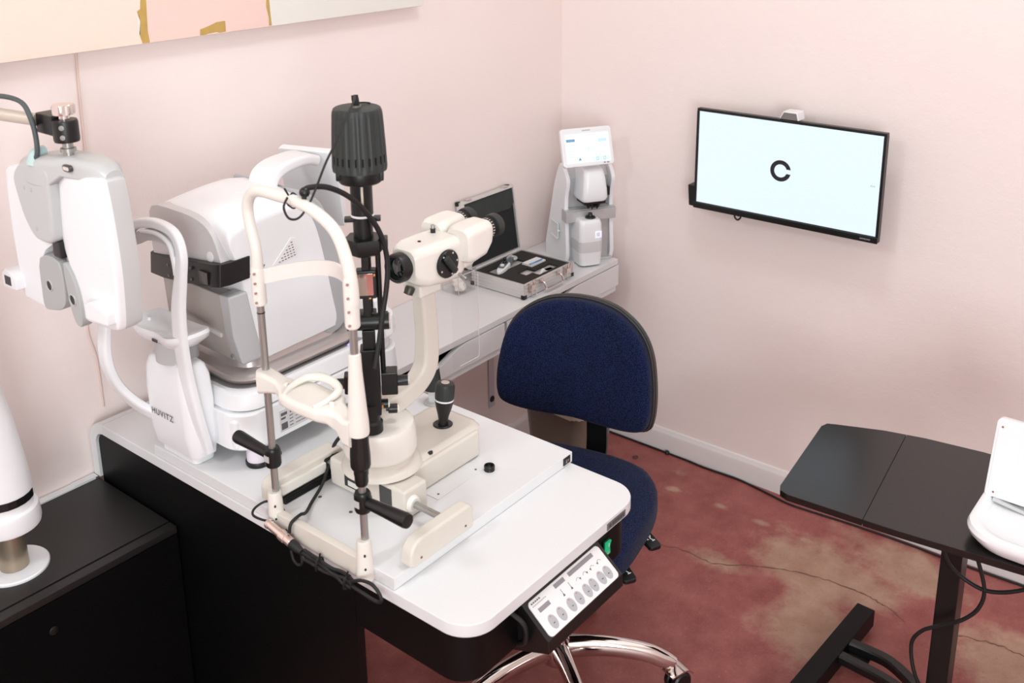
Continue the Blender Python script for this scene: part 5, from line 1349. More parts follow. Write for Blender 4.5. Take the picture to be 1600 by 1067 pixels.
    obj('brass_clip', b, mat('brass', (206, 150, 92), 0.3, 0.9, var=0.05), mh)
    obj('prism_tip', bxo(-0.006, 0.006, 0.001, 0.006, 1.213, 1.238, 0.001), BLACKM, mh)
    # head plate, neck and lamp house
    b = B().lathe([(0.0, 1.243), (0.026, 1.243), (0.034, 1.247), (0.036, 1.253), (0.036, 1.268), (0.033, 1.272), (0.0, 1.272)], (ax_, ay, 0), (0, 0, 1), 6)
    b.add(bxo(-0.040, 0.040, -0.012, 0.012, 1.252, 1.270))
    hp = obj('head_plate', b, BLACKM, t)
    b = B().lathe([(0.0165, 1.272), (0.0165, 1.310), (0.0185, 1.311), (0.0185, 1.372)], (ax_, ay, 0), (0, 0, 1), 32)
    nk = obj('lamp_neck', b, BLACKM, t)
    obj('filter_slider', bxo(-0.030, 0.030, -0.008, 0.008, 1.300, 1.307, 0.001), BLACKM, nk)
    obj('white_ring', B().lathe([(0.0188, 1.3085), (0.0198, 1.3095), (0.0198, 1.3115), (0.0188, 1.3125)], (ax_, ay, 0), (0, 0, 1), 32, cap=False), WHITE2, nk)
    b = bxo(0.0, 0.004, 0.0155, 0.0195, 1.330, 1.368, 0.0008); b.add(bxo(0.0005, 0.0035, 0.0165, 0.0205, 1.325, 1.33, 0.0005))
    obj('aperture_lever', b, mat('bone_lever', (206, 196, 180), 0.4, var=0.03), nk)
    b = B().lathe([(0.0, 1.366), (0.028, 1.366), (0.034, 1.368), (0.037, 1.372), (0.0375, 1.388), (0.035, 1.392)], (ax_, ay, 0), (0, 0, 1), 40)
    b.add(bxo(-0.039, -0.015, -0.018, 0.018, 1.374, 1.390)); b.add(bxo(0.015, 0.0385, -0.018, 0.018, 1.372, 1.390))
    obj('lamp_base_ring', b, BLACKM, t)
    # ribbed cap: 24 ribs with cooling slots between them
    def star(k, i):
        return 1.0 if (k % 4) < 2 or i in (0, 1, 8, 9, 10) else 0.968
    prof = [(0.036, 1.388), (0.0445, 1.389), (0.0452, 1.395), (0.0450, 1.40), (0.0440, 1.43), (0.0425, 1.46), (0.0412, 1.481), (0.0406, 1.486), (0.0385, 1.4915), (0.036, 1.493), (0.0, 1.4945)]
    lh = obj('lamp_house', B().lathe(prof, (ax_, ay, 0), (0, 0, 1), 96, star=star), LAMPB, t, ang=28)
    b = B()
    for k in range(24):
        a = 2*PI*(4*k+2.5)/96; R = 0.0437
        u, w = V((1, 0, 0)), V((0, 1, 0)); u_, w_, _ = frame((0, 0, 1))
        c = V((ax_, ay, 0))+(u_*math.cos(a)+w_*math.sin(a))*R
        T = Matrix.Translation((c.x, c.y, 0)) @ Matrix.Rotation(math.atan2((u_*math.cos(a)+w_*math.sin(a)).y, (u_*math.cos(a)+w_*math.sin(a)).x), 4, 'Z')
        b.add(B().box(-0.001, 0.0006, -0.0012, 0.0012, 1.403, 1.416), T)
    obj('cooling_slot', b, mat('slot_black', (3, 3, 3), 0.9, var=0.1), lh)
    b = B().lathe([(0.0095, 1.493), (0.0090, 1.497), (0.0, 1.498)], (ax_-0.004, ay-0.002, 0), (0, 0, 1), 24)
    obj('bulb_cap', b, mat('aged_cap', (108, 104, 96), 0.45, 0.2, var=0.1), lh)
    b = B().tube([(ax_-0.004, ay-0.004, 1.497), (ax_-0.006, ay-0.004, 1.507), (ax_-0.006, ay-0.003, 1.514)], [0.0055, 0.006, 0.0055], 12)
    obj('plug', b, RUBBER, lh)
    b = B().tube([(ax_-0.004, ay+0.005, 1.499), (ax_+0.012, ay+0.006, 1.4975), (ax_+0.026, ay+0.004, 1.4955), (ax_+0.028, ay-0.002, 1.495)], 0.0014, 6)
    obj('retainer_wire', b, RUBBER, lh)
slit_lamp()

# thin lead from the lamp down to the arch
o = obj('lamp_lead', B().tube([(-1.618, -0.769, 1.513), (-1.640, -0.790, 1.509), (-1.670, -0.805, 1.492), (-1.699, -0.812, 1.461), (-1.720, -0.808, 1.429), (-1.733, -0.800, 1.395), (-1.746, -0.793, 1.366), (-1.762, -0.787, 1.348), (-1.776, -0.781, 1.350), (-1.774, -0.768, 1.364), (-1.758, -0.758, 1.374)], 0.0019, 8), RUBBER, loc=(-1.618, -0.769, 1.513))
tag(o, 'thin black lead drooping from the lamp house top to the cream arch', 'cable')

# plug connector and bundled cable hanging on the board edge
def connector():
    x = -1.772
    t = thing('cable_bundle', 'coiled black cable with a coppery plug connector tied along the table left edge', 'cable', (x, -0.76, 0.74))
    a = V((x, -0.655, 0.762)); e = V((x, -0.735, 0.744)); d = (e-a).normalized()
    b = B().lathe([(0.0, 0.0), (0.008, 0.0), (0.009, 0.003), (0.009, 0.006), (0.0078, 0.007), (0.0078, 0.036), (0.0098, 0.037), (0.0098, 0.050), (0.0085, 0.051), (0.0085, 0.064), (0.007, 0.066), (0.0, 0.066)], a, d, 28)
    obj('plug_connector', b, mat('rose_brass', (226, 208, 198), 0.22, 0.8, var=0.04), t)
    b = B().lathe([(0.0080, 0.064), (0.0085, 0.068), (0.0078, 0.080), (0.0055, 0.092), (0.0, 0.093)], a, d, 20)
    obj('boot', b, RUBBER, t)
    for k, (dy, dz, ph) in enumerate(((0.0, 0.0, 0.0), (0.0035, 0.004, 1.3), (-0.003, -0.004, 2.6), (0.003, -0.005, 4.0))):
        P = [(x+dy, -0.742-0.004*k, 0.741+dz)]
        for j in range(1, 8):
            u = j/8; P.append((x+dy+0.002*math.sin(ph+j), -0.742-0.125*u, 0.740+dz*1.2-0.004*u+0.0018*math.cos(ph+1.7*j)))
        P.append((x+dy, -0.87, 0.735+dz))
        obj('cable', B().tube(P, 0.0030, 8), RUBBER, t)
    b = B().tube([(x, -0.868, 0.740), (x+0.001, -0.890, 0.752), (x+0.001, -0.915, 0.757), (x, -0.932, 0.750), (x, -0.938, 0.738), (x, -0.928, 0.730), (x, -0.90, 0.730), (x, -0.868, 0.732)], 0.0030, 10)
    obj('end_loop', b, RUBBER, t)
    b = B().tube([(x, -0.742, 0.738), (x-0.001, -0.745, 0.722), (x-0.001, -0.735, 0.712), (x-0.001, -0.722, 0.716), (x, -0.715, 0.732)], 0.0024, 8)
    obj('small_loop', b, RUBBER, t)
    b = B()
    for y, z in ((-0.790, 0.739), (-0.858, 0.735)):
        b.tube([(x-0.009, y, z-0.006), (x-0.004, y, z+0.010), (x+0.006, y, z+0.009), (x+0.008, y, z-0.006), (x-0.002, y, z-0.011)], 0.0018, 6, closed=True)
        b.tube([(x, y, z+0.010), (x+0.001, y-0.002, z+0.020)], 0.0016, 6, smooth=False)
    obj('cable_tie', b, BLACKP, t)
    b = B().tube([(x+0.003, -0.664, 0.766), (x-0.004, -0.640, 0.765), (x-0.006, -0.622, 0.768), (x+0.006, -0.616, 0.774), (x+0.026, -0.626, 0.780), (x+0.034, -0.655, 0.774), (x+0.022, -0.678, 0.757), (x+0.005, -0.70, 0.747)], 0.0022, 8)
    obj('loop_around_post', b, RUBBER, t)
connector()
b = B().tube([(-1.545, -0.600, 0.812), (-1.575, -0.612, 0.808), (-1.604, -0.630, 0.790), (-1.640, -0.650, 0.772), (-1.685, -0.672, 0.7655), (-1.716, -0.692, 0.768), (-1.738, -0.704, 0.780), (-1.760, -0.706, 0.776), (-1.764, -0.704, 0.758)], [0.0036]*3+[0.003]*6, 10)
o = obj('board_lead', b, RUBBER, loc=(-1.68, -0.67, 0.7625))
tag(o, 'black lead curving over the board from the rear rail to the left chin rest post', 'cable')
# ------------------------------------------------------------------ autorefractor
def refractor():
    t = thing('autorefractor', 'large white and grey autorefractor with its own chin rest, behind the slit lamp', 'autorefractor', (-1.5, -0.34, BZ))
    # feet
    for k, (x, y) in enumerate(((-1.655, -0.480), (-1.655, -0.23), (-1.33, -0.445), (-1.33, -0.23))):
        b = B().lathe([(0.0, 0.0002), (0.0235, 0.0002), (0.0245, 0.003), (0.0245, 0.008), (0.0235, 0.010), (0.0, 0.010)], (x, y, BZ), (0, 0, 1), 28)
        ft = obj('foot', b, BLACKP, t)
        obj('foot_sleeve', B().lathe([(0.0215, 0.010), (0.0215, 0.046)], (x, y, BZ), (0, 0, 1), 28), mat('lilac_white', (222, 214, 224), 0.35, var=0.02) if k == 0 else bpy.data.materials['lilac_white'], ft)
    def ro(x0, x1, y0, y1, r, z): return [(x, y, z) for x, y in rrect(x0, x1, y0, y1, r, 8)]
    # lower slab
    b = B().loft([ro(-1.700, -1.262, -0.496, -0.19, [0.052, 0.05, 0.05, 0.052], BZ+0.040), ro(-1.704, -1.258, -0.500, -0.186, [0.055, 0.055, 0.055, 0.055], BZ+0.044), ro(-1.702, -1.262, -0.499, -0.187, 0.055, 0.872), ro(-1.699, -1.266, -0.496, -0.190, 0.055, 0.876)])
    base = obj('base', b, WHITE, t)
    # upper slab with a grey deck
    b = B().loft([ro(-1.690, -1.280, -0.489, -0.197, 0.052, 0.876), ro(-1.694, -1.276, -0.494, -0.192, 0.055, 0.880), ro(-1.690, -1.280, -0.490, -0.196, 0.055, 0.908), ro(-1.684, -1.288, -0.484, -0.202, 0.055, 0.914), ro(-1.676, -1.296, -0.476, -0.210, 0.055, 0.914)])
    obj('carriage', b, WHITE, t)
    obj('deck', B().prism(rrect(-1.676, -1.296, -0.476, -0.210, 0.055, 8), 0.905, 0.9146, 'XY', 0.0), mat('warm_grey_deck', (150, 146, 146), 0.45, var=0.03), t)
    b = B().loft([ro(-1.40, -1.255, -0.50, -0.19, 0.07, 0.905), ro(-1.372, -1.252, -0.503, -0.187, 0.07, 0.912), ro(-1.365, -1.258, -0.498, -0.192, 0.065, 0.945), ro(-1.355, -1.272, -0.485, -0.205, 0.06, 0.956)])
    obj('rear_cover', b, WHITE, t)
    obj('rear_cap', B().loft([ro(-1.345, -1.272, -0.480, -0.21, 0.055, 0.956), ro(-1.340, -1.276, -0.475, -0.215, 0.05, 0.985), ro(-1.330, -1.286, -0.460, -0.225, 0.04, 0.994)]), WHITE2, t)
    obj('status_light', B().sphere((-1.402, -0.478, 0.9165), 0.006, 1.3, 0.8, 0.4), emat('violet_status', (206, 186, 255), 1.0), t)
    # silver moulding that the body turns on
    b = B().loft([ro(-1.655, -1.375, -0.462, -0.205, 0.05, 0.9146), ro(-1.668, -1.362, -0.472, -0.196, 0.055, 0.920), ro(-1.672, -1.358, -0.476, -0.192, 0.055, 0.928), ro(-1.664, -1.366, -0.468, -0.198, 0.05, 0.936), ro(-1.640, -1.39, -0.446, -0.215, 0.04, 0.938), ro(-1.636, -1.395, -0.440, -0.22, 0.04, 0.956)])
    obj('turning_ring', b, mat('satin_silver', (186, 178, 176), 0.28, 0.5, var=0.03), t)
    # white body shell: outline in x-z, rounded over towards both sides
    prof = [(-1.610, 0.950), (-1.616, 1.00), (-1.624, 1.06), (-1.632, 1.115), (-1.646, 1.165), (-1.655, 1.205), (-1.655, 1.232), (-1.640, 1.250), (-1.600, 1.258), (-1.540, 1.264), (-1.490, 1.264), (-1.466, 1.252), (-1.452, 1.222), (-1.440, 1.18), (-1.424, 1.10), (-1.410, 1.02), (-1.402, 0.975), (-1.406, 0.955), (-1.418, 0.950), (-1.52, 0.947)]
    P2 = smooth2(prof, 3)
    cx, cz = -1.53, 1.08
    ys, yn = -0.20, -0.447
    def ring(y, k, drop):
        out = []
        for x, z in P2:
            zz = z-drop*max(0, min(1, (z-1.13)/0.12))**1.5
            out.append((cx+(x-cx)*(1-k), y, cz+(zz-cz)*(1-k*0.8)))
        return out
    rings = [ring(yn, 0.050, 0.030), ring(yn+0.003, 0.022, 0.024), ring(yn+0.010, 0.006, 0.018), ring(yn+0.035, 0.0, 0.008), ring(yn+0.07, 0, 0.001), ring((ys+yn)/2, 0, 0.0), ring(ys-0.07, 0, 0.001), ring(ys-0.035, 0, 0.008), ring(ys-0.010, 0.006, 0.018), ring(ys-0.003, 0.022, 0.024), ring(ys, 0.05, 0.03)]
    body = obj('body', B().loft(rings), WHITE, t, ang=50)
    # pearl grey brow facing the patient, above the window
    def curved(x_of, pts_yz):
        return [(x_of(y, z), y, z) for y, z in pts_yz]
    brow = smooth2([(-0.222, 1.238), (-0.30, 1.244), (-0.375, 1.238), (-0.415, 1.214), (-0.436, 1.165), (-0.442, 1.158), (-0.40, 1.155), (-0.36, 1.152), (-0.34, 1.148), (-0.30, 1.142), (-0.23, 1.132), (-0.214, 1.135), (-0.211, 1.19)], 3)
    b = B().prism(brow, -1.668, -1.62, 'YZ', 0.004)
    br = obj('brow_panel', b, mat('pearl_grey_front', (205, 203, 203), 0.3, var=0.02), t)
    b = B().lathe([(0.010, 0), (0.0105, 0.001), (0.008, 0.002), (0.0, 0.0015)], (-1.668, -0.405, 1.172), (-1, 0, 0.1), 28)
    obj('brow_button', b, WHITE2, br)
    # black window band wrapping the front
    out = [(-1.616, -0.450), (-1.662, -0.452), (-1.682, -0.447), (-1.688, -0.432), (-1.687, -0.35), (-1.681, -0.26), (-1.672, -0.200), (-1.655, -0.192), (-1.60, -0.192)]
    b = B().prism(out, 1.088, 1.132, 'XY', 0.002, 2)
    # slant: nearer the camera it drops and swells a little
    for v in b.bm.verts:
        if v.co.z > 1.11: v.co.x += 0.004
        v.co.z += 0.006+0.030*min(1, max(0, (-0.22-v.co.y)/0.22))
    wn = obj('window_band', b, BLACKP, t)
    b = B()
    b.lathe([(0.011, 0), (0.010, 0.002), (0.0, 0.0025)], (-1.6865, -0.330, 1.130), (-1, 0, 0), 24)
    for (y, z) in ((-0.365, 1.146), (-0.365, 1.124), (-0.29, 1.136), (-0.29, 1.114)): b.lathe([(0.0038, 0), (0.0034, 0.0015), (0, 0.002)], (-1.6865, y, z), (-1, 0, 0), 14)
    b.box(-1.6905, -1.684, -0.422, -0.395, 1.126, 1.150, 0.001)
    each('window_lens', b, mat('dark_optics', (26, 20, 20), 0.12, var=0.1, Coat_Weight=0.6), wn)
    # taupe lower front and the grey corner strip beside it
    b = B().loft([[(-1.658, -0.430, 1.092), (-1.612, -0.430, 1.092), (-1.612, -0.205, 1.092), (-1.650, -0.205, 1.092)], [(-1.655, -0.420, 1.00), (-1.606, -0.420, 1.00), (-1.606, -0.210, 1.00), (-1.648, -0.210, 1.00)], [(-1.640, -0.408, 0.950), (-1.60, -0.408, 0.950), (-1.60, -0.22, 0.950), (-1.635, -0.22, 0.950)]]).bevel(0.003)
    fr = obj('front_panel', b, TAUPE, t)
    b = B().prism([(-0.25, 1.028), (-0.40, 1.012), (-0.40, 1.002), (-0.25, 1.018)], -1.659, -1.640, 'YZ', 0.002)
    obj('accent_strip', b, mat('pale_strip', (206, 202, 200), 0.4, var=0.02), fr)
    b = B().loft([[(-1.668, -0.450, 1.100), (-1.626, -0.451, 1.100), (-1.626, -0.418, 1.100), (-1.668, -0.418, 1.100)], [(-1.664, -0.449, 1.02), (-1.612, -0.450, 1.02), (-1.612, -0.415, 1.02), (-1.660, -0.415, 1.02)], [(-1.650, -0.449, 0.960), (-1.600, -0.450, 0.960), (-1.600, -0.405, 0.960), (-1.642, -0.405, 0.960)], [(-1.642, -0.444, 0.951), (-1.600, -0.446, 0.951), (-1.600, -0.410, 0.951), (-1.638, -0.410, 0.951)]]).bevel(0.004)
    obj('corner_strip', b, mat('cool_grey_strip', (186, 188, 189), 0.35, var=0.02), t)
    obj('corner_screw', B().lathe([(0.004, 0), (0.0035, 0.0015), (0, 0.0018)], (-1.650, -0.418, 0.966), (-1, -0.05, 0), 14), STEEL, t)
    # grey rear housing showing behind the white shell
    rp = [(-1.47, 1.235), (-1.445, 1.243), (-1.42, 1.215), (-1.400, 1.16), (-1.382, 1.06), (-1.374, 0.96), (-1.45, 0.955)]
    obj('rear_housing', B().prism(smooth2(rp, 3), -0.445, -0.21, 'XZ', 0.012, 3), mat('mid_grey_shell', (176, 177, 180), 0.35, var=0.02), t)
    # vent with a slanting group of slots, and name on the side
    vb = B().prism([(-1.560, 1.128), (-1.498, 1.140), (-1.500, 1.172), (-1.512, 1.176), (-1.558, 1.134)], yn-0.0012, yn+0.004, 'XZ', 0.0008)
    vt = obj('vent_panel', vb, WHITE2, t)
    b = B()
    for r in range(6):
        n_ = 7-r if r > 1 else 6
        for c in range(max(1, 6-r)):
            x = -1.506-0.0075*c-0.0012*r; z = 1.1385+0.0056*r-0.0008*c
            b.box(x-0.0020, x+0.0020, yn-0.0018, yn-0.0008, z-0.0008, z+0.0008)
    obj('vent_slots', b, mat('vent_brown', (128, 96, 92), 0.6, var=0.02), vt)
    m = basis((-1.604, yn-0.0020, 1.135), (1, 0, 0.03), (-0.03, 0.0, 1))
    obj('side_logo', text_builder('HUVITZ', 0.013, m, 0.0002, 1.15), DARKTXT, body)
    # handle on top joining the display
    sec = rrect(-0.036, 0.036, -0.013, 0.013, 0.009, 4)
    b = B().tube([(-1.490, -0.338, 1.250), (-1.476, -0.337, 1.276), (-1.445, -0.330, 1.2865), (-1.40, -0.318, 1.2875), (-1.36, -0.304, 1.283), (-1.332, -0.294, 1.274)], [1.0, 1.0, 0.95, 0.9, 0.9, 0.9], sec=[(a, c) for a, c in sec], up=(0, 1, 0), n=5)
    hd = obj('handle', b, WHITE, t)
    # display seen from its side and back
    TLc, TRc = V((-1.352, -0.22, 1.291)), V((-1.302, -0.35, 1.288)); ex = (TRc-TLc).normalized(); L = (TRc-TLc).length
    dn = (V((-1.267, -0.35, 1.113))-TRc).normalized(); H = 0.18; nn = ex.cross(dn).normalized(); dn = (dn-ex*dn.dot(ex)).normalized()
    M = Matrix(((ex.x, -dn.x, -nn.x, TLc.x), (ex.y, -dn.y, -nn.y, TLc.y), (ex.z, -dn.z, -nn.z, TLc.z), (0, 0, 0, 1)))
    if nn.x > 0:  # keep local z towards the operator (+x)
        M = Matrix(((ex.x, -dn.x, nn.x, TLc.x), (ex.y, -dn.y, nn.y, TLc.y), (ex.z, -dn.z, nn.z, TLc.z), (0, 0, 0, 1)))
    b = B().prism(rrect(0, L, -H, 0, 0.006, 4), 0.0, 0.022, 'XY', 0.004)
    ds = obj('display', b.xf(M), WHITE, t)
    obj('display_screen', B().prism(rrect(0.008, L-0.008, -H+0.01, -0.01, 0.002, 2), 0.022, 0.0226, 'XY').xf(M), BLACKP, ds)
    # sticker and warning triangle on the slab side
    ysl = -0.4995
    st = obj('rating_sticker', B().box(-1.612, -1.505, ysl-0.0008, ysl+0.001, 0.812, 0.858), mat('silver_sticker', (212, 210, 212), 0.3, 0.1, var=0.02), t)
    b = B()
    def q(x0, x1, z0, z1): b.box(x0, x1, ysl-0.0012, ysl-0.0006, z0, z1)
    q(-1.609, -1.594, 0.846, 0.852); q(-1.609, -1.598, 0.838, 0.842); q(-1.609, -1.594, 0.816, 0.830)
    for k in range(4): q(-1.589, -1.580, 0.818+k*0.007, 0.8195+k*0.007)
    q(-1.587, -1.580, 0.846, 0.852)
    for k in range(5): q(-1.574, -1.518-0.004*(k % 2), 0.818+k*0.0075, 0.8192+k*0.0075)
    q(-1.556, -1.538, 0.8365, 0.8405); q(-1.574, -1.52, 0.853, 0.8545)
    obj('sticker_print', b, mat('sticker_ink', (92, 90, 96), 0.5, var=0.02), st)
    b = B().prism([(-1.500, 0.822), (-1.466, 0.822), (-1.497, 0.850)], ysl-0.0008, ysl+0.001, 'XZ')
    wt = obj('warning_triangle', b, BLKTXT, t)
    b = B()
    for k in range(3): b.box(-1.494+k*0.007, -1.490+k*0.007, ysl-0.0012, ysl-0.0006, 0.826, 0.8285)
    obj('triangle_print', b, mat('warning_print', (190, 188, 190), 0.5, var=0.02), wt)
    b = B().tube([(-1.535, -0.47, 0.7985), (-1.52, -0.497, 0.797), (-1.500, -0.497, 0.795), (-1.498, -0.480, 0.797)], 0.003, 8)
    obj('lock_hook', b, mat('olive_grey_metal', (146, 142, 128), 0.4, 0.5, var=0.05), t)
    # ---- chin rest column
    rings = []
    for (z, hw, xf, xb, r) in ((BZ+0.018, 0.066, -1.738, -1.690, 0.016), (BZ+0.021, 0.074, -1.747, -1.688, 0.020), (0.82, 0.079, -1.754, -1.686, 0.024), (0.90, 0.079, -1.757, -1.686, 0.025), (0.948, 0.076, -1.755, -1.688, 0.025), (0.968, 0.068, -1.750, -1.692, 0.024), (0.975, 0.056, -1.742, -1.698, 0.02)):
        rings.append([(x, -0.340+a, z) for x, a in rrect(xf, xb-0.008, -hw*0.95, hw*0.95, [r, 0.008, 0.008, r], 6)])
    col = obj('chin_column', B().loft(rings), WHITE, t)
    obj('column_foot', B().prism(rrect(-1.738, -1.690, -0.395, -0.28, 0.012, 4), BZ+0.0003, BZ+0.018, 'XY', 0.002), WHITE2, t)
    obj('link_block', B().box(-1.700, -1.655, -0.478, -0.36, BZ+0.042, 0.866, 0.008, 3), WHITE, t)
    m = basis((-1.7586, -0.330, 0.858), (0, -1, 0.0), (0.0, 0, 1))
    obj('front_logo', text_builder('HUVITZ', 0.0180, m, 0.0002, 1.18), DARKTXT, col)
    obj('pillar', B().lathe([(0.040, 0.970), (0.039, 1.012)], (-1.720, -0.343, 0), (0, 0, 1), 36), GREYP, t)
    out = smooth2([(-1.748, -0.258), (-1.700, -0.262), (-1.690, -0.30), (-1.688, -0.343), (-1.690, -0.386), (-1.698, -0.425), (-1.746, -0.430), (-1.772, -0.40), (-1.764, -0.343), (-1.772, -0.285)], 4)
    def cr(k, z, dz): return [(-1.73+(x+1.73)*k, -0.343+(y+0.343)*k, z+dz*((y+0.343)/0.08)**2) for x, y in out]
    b = B().loft([cr(0.55, 1.009, 0.0), cr(0.75, 1.011, 0.002), cr(0.96, 1.022, 0.006), cr(1.0, 1.030, 0.008), cr(0.97, 1.036, 0.008), cr(0.90, 1.036, 0.007), cr(0.6, 1.030, 0.004), cr(0.1, 1.028, 0.002)])
    cp = obj('chin_cup', b, WHITE, t)
    b = B()
    for y in (-0.283, -0.403): b.lathe([(0.0045, 0), (0.004, 0.006), (0, 0.007)], (-1.735, y, 1.036), (0, 0, 1), 14)
    each('paper_pin', b, WHITE2, cp)
    b = B()
    for k in range(3): b.box(-1.7665, -1.7645, -0.353+k*0.006, -0.349+k*0.006, 1.018, 1.023)
    obj('cup_mark', b, DARKTXT, cp)
    # head arch: broad limb on the near side, slim over the top, back down at the far side
    pth = [((-1.722, -0.418, 0.795), 0.7), ((-1.737, -0.420, 0.86), 1.0), ((-1.746, -0.416, 0.93), 1.12), ((-1.752, -0.412, 1.01), 1.15), ((-1.752, -0.414, 1.09), 1.12), ((-1.748, -0.426, 1.16), 0.85), ((-1.744, -0.430, 1.205), 0.66), ((-1.741, -0.412, 1.236), 0.62), ((-1.740, -0.372, 1.246), 0.62), ((-1.740, -0.320, 1.242), 0.62), ((-1.742, -0.270, 1.222), 0.66), ((-1.755, -0.238, 1.17), 0.8), ((-1.785, -0.232, 1.09), 1.0), ((-1.805, -0.236, 1.01), 1.05), ((-1.807, -0.238, 0.955), 1.05), ((-1.790, -0.242, 0.900), 1.05), ((-1.762, -0.262, 0.855), 1.0), ((-1.735, -0.29, 0.83), 0.9)]
    pts = [V(p) for p, _ in pth]; rs = [r for _, r in pth]
    P, R = spline(pts, rs, 6)
    rings = []
    for i, p in enumerate(P):
        d = (P[min(i+1, len(P)-1)]-P[max(i-1, 0)]).normalized()
        s_ = V((-1, 0, 0)); s_ = (s_-d*s_.dot(d)).normalized(); w = d.cross(s_).normalized()
        # w lies in the plane of the arch: the broad direction
        a, c = 0.0145*R[i], 0.0085
        rings.append([p+w*u*a+s_*v*c for u, v in rrect(-1, 1, -1, 1, 0.55, 3)])
    obj('head_arch', B().loft(rings), WHITE, t, ang=60)
    b = B().tube([(-1.742, -0.412, 1.196), (-1.739, -0.402, 1.216), (-1.737, -0.372, 1.223), (-1.737, -0.32, 1.219), (-1.738, -0.275, 1.200)], 1.0, sec=[(0.011, 0.006), (0.011, -0.006), (-0.011, -0.006), (-0.011, 0.006)], up=(0, 0, 1), n=5)
    obj('forehead_pad', b, GREYP, t)
    b = B().tube([(-1.750, -0.418, 1.165), (-1.750, -0.414, 1.195), (-1.748, -0.398, 1.221), (-1.747, -0.36, 1.231), (-1.747, -0.31, 1.226)], [0.0065, 0.006, 0.005, 0.0045, 0.004], 10)
    obj('pad_trim', b, WHITE2, t)
refractor()
def joystick2():
    c = V((-1.268, -0.583, BZ)); 
    t = thing('focusing_joystick', 'white joystick with a black flared cap, at the board edge behind the slit lamp', 'joystick', c)
    obj('disc', B().lathe([(0.0, 0.0003), (0.021, 0.0003), (0.0215, 0.002), (0.018, 0.004), (0.0, 0.005)], c, (0, 0, 1), 32), GREYP, t)
    obj('stem', B().lathe([(0.0115, 0.003), (0.0105, 0.02), (0.0125, 0.034), (0.0, 0.034)], c, (0, 0, 1), 28), WHITE2, t)
    obj('cap', B().lathe([(0.012, 0.0335), (0.0215, 0.0345), (0.0215, 0.038), (0.018, 0.052), (0.0155, 0.075), (0.0150, 0.082), (0.0, 0.082)], c, (0, 0, 1), 36), LAMPB, t)
    obj('cap_top', B().lathe([(0.0148, 0.082), (0.0142, 0.0855), (0.0, 0.0865)], c, (0, 0, 1), 32), GREYP, t)
joystick2()

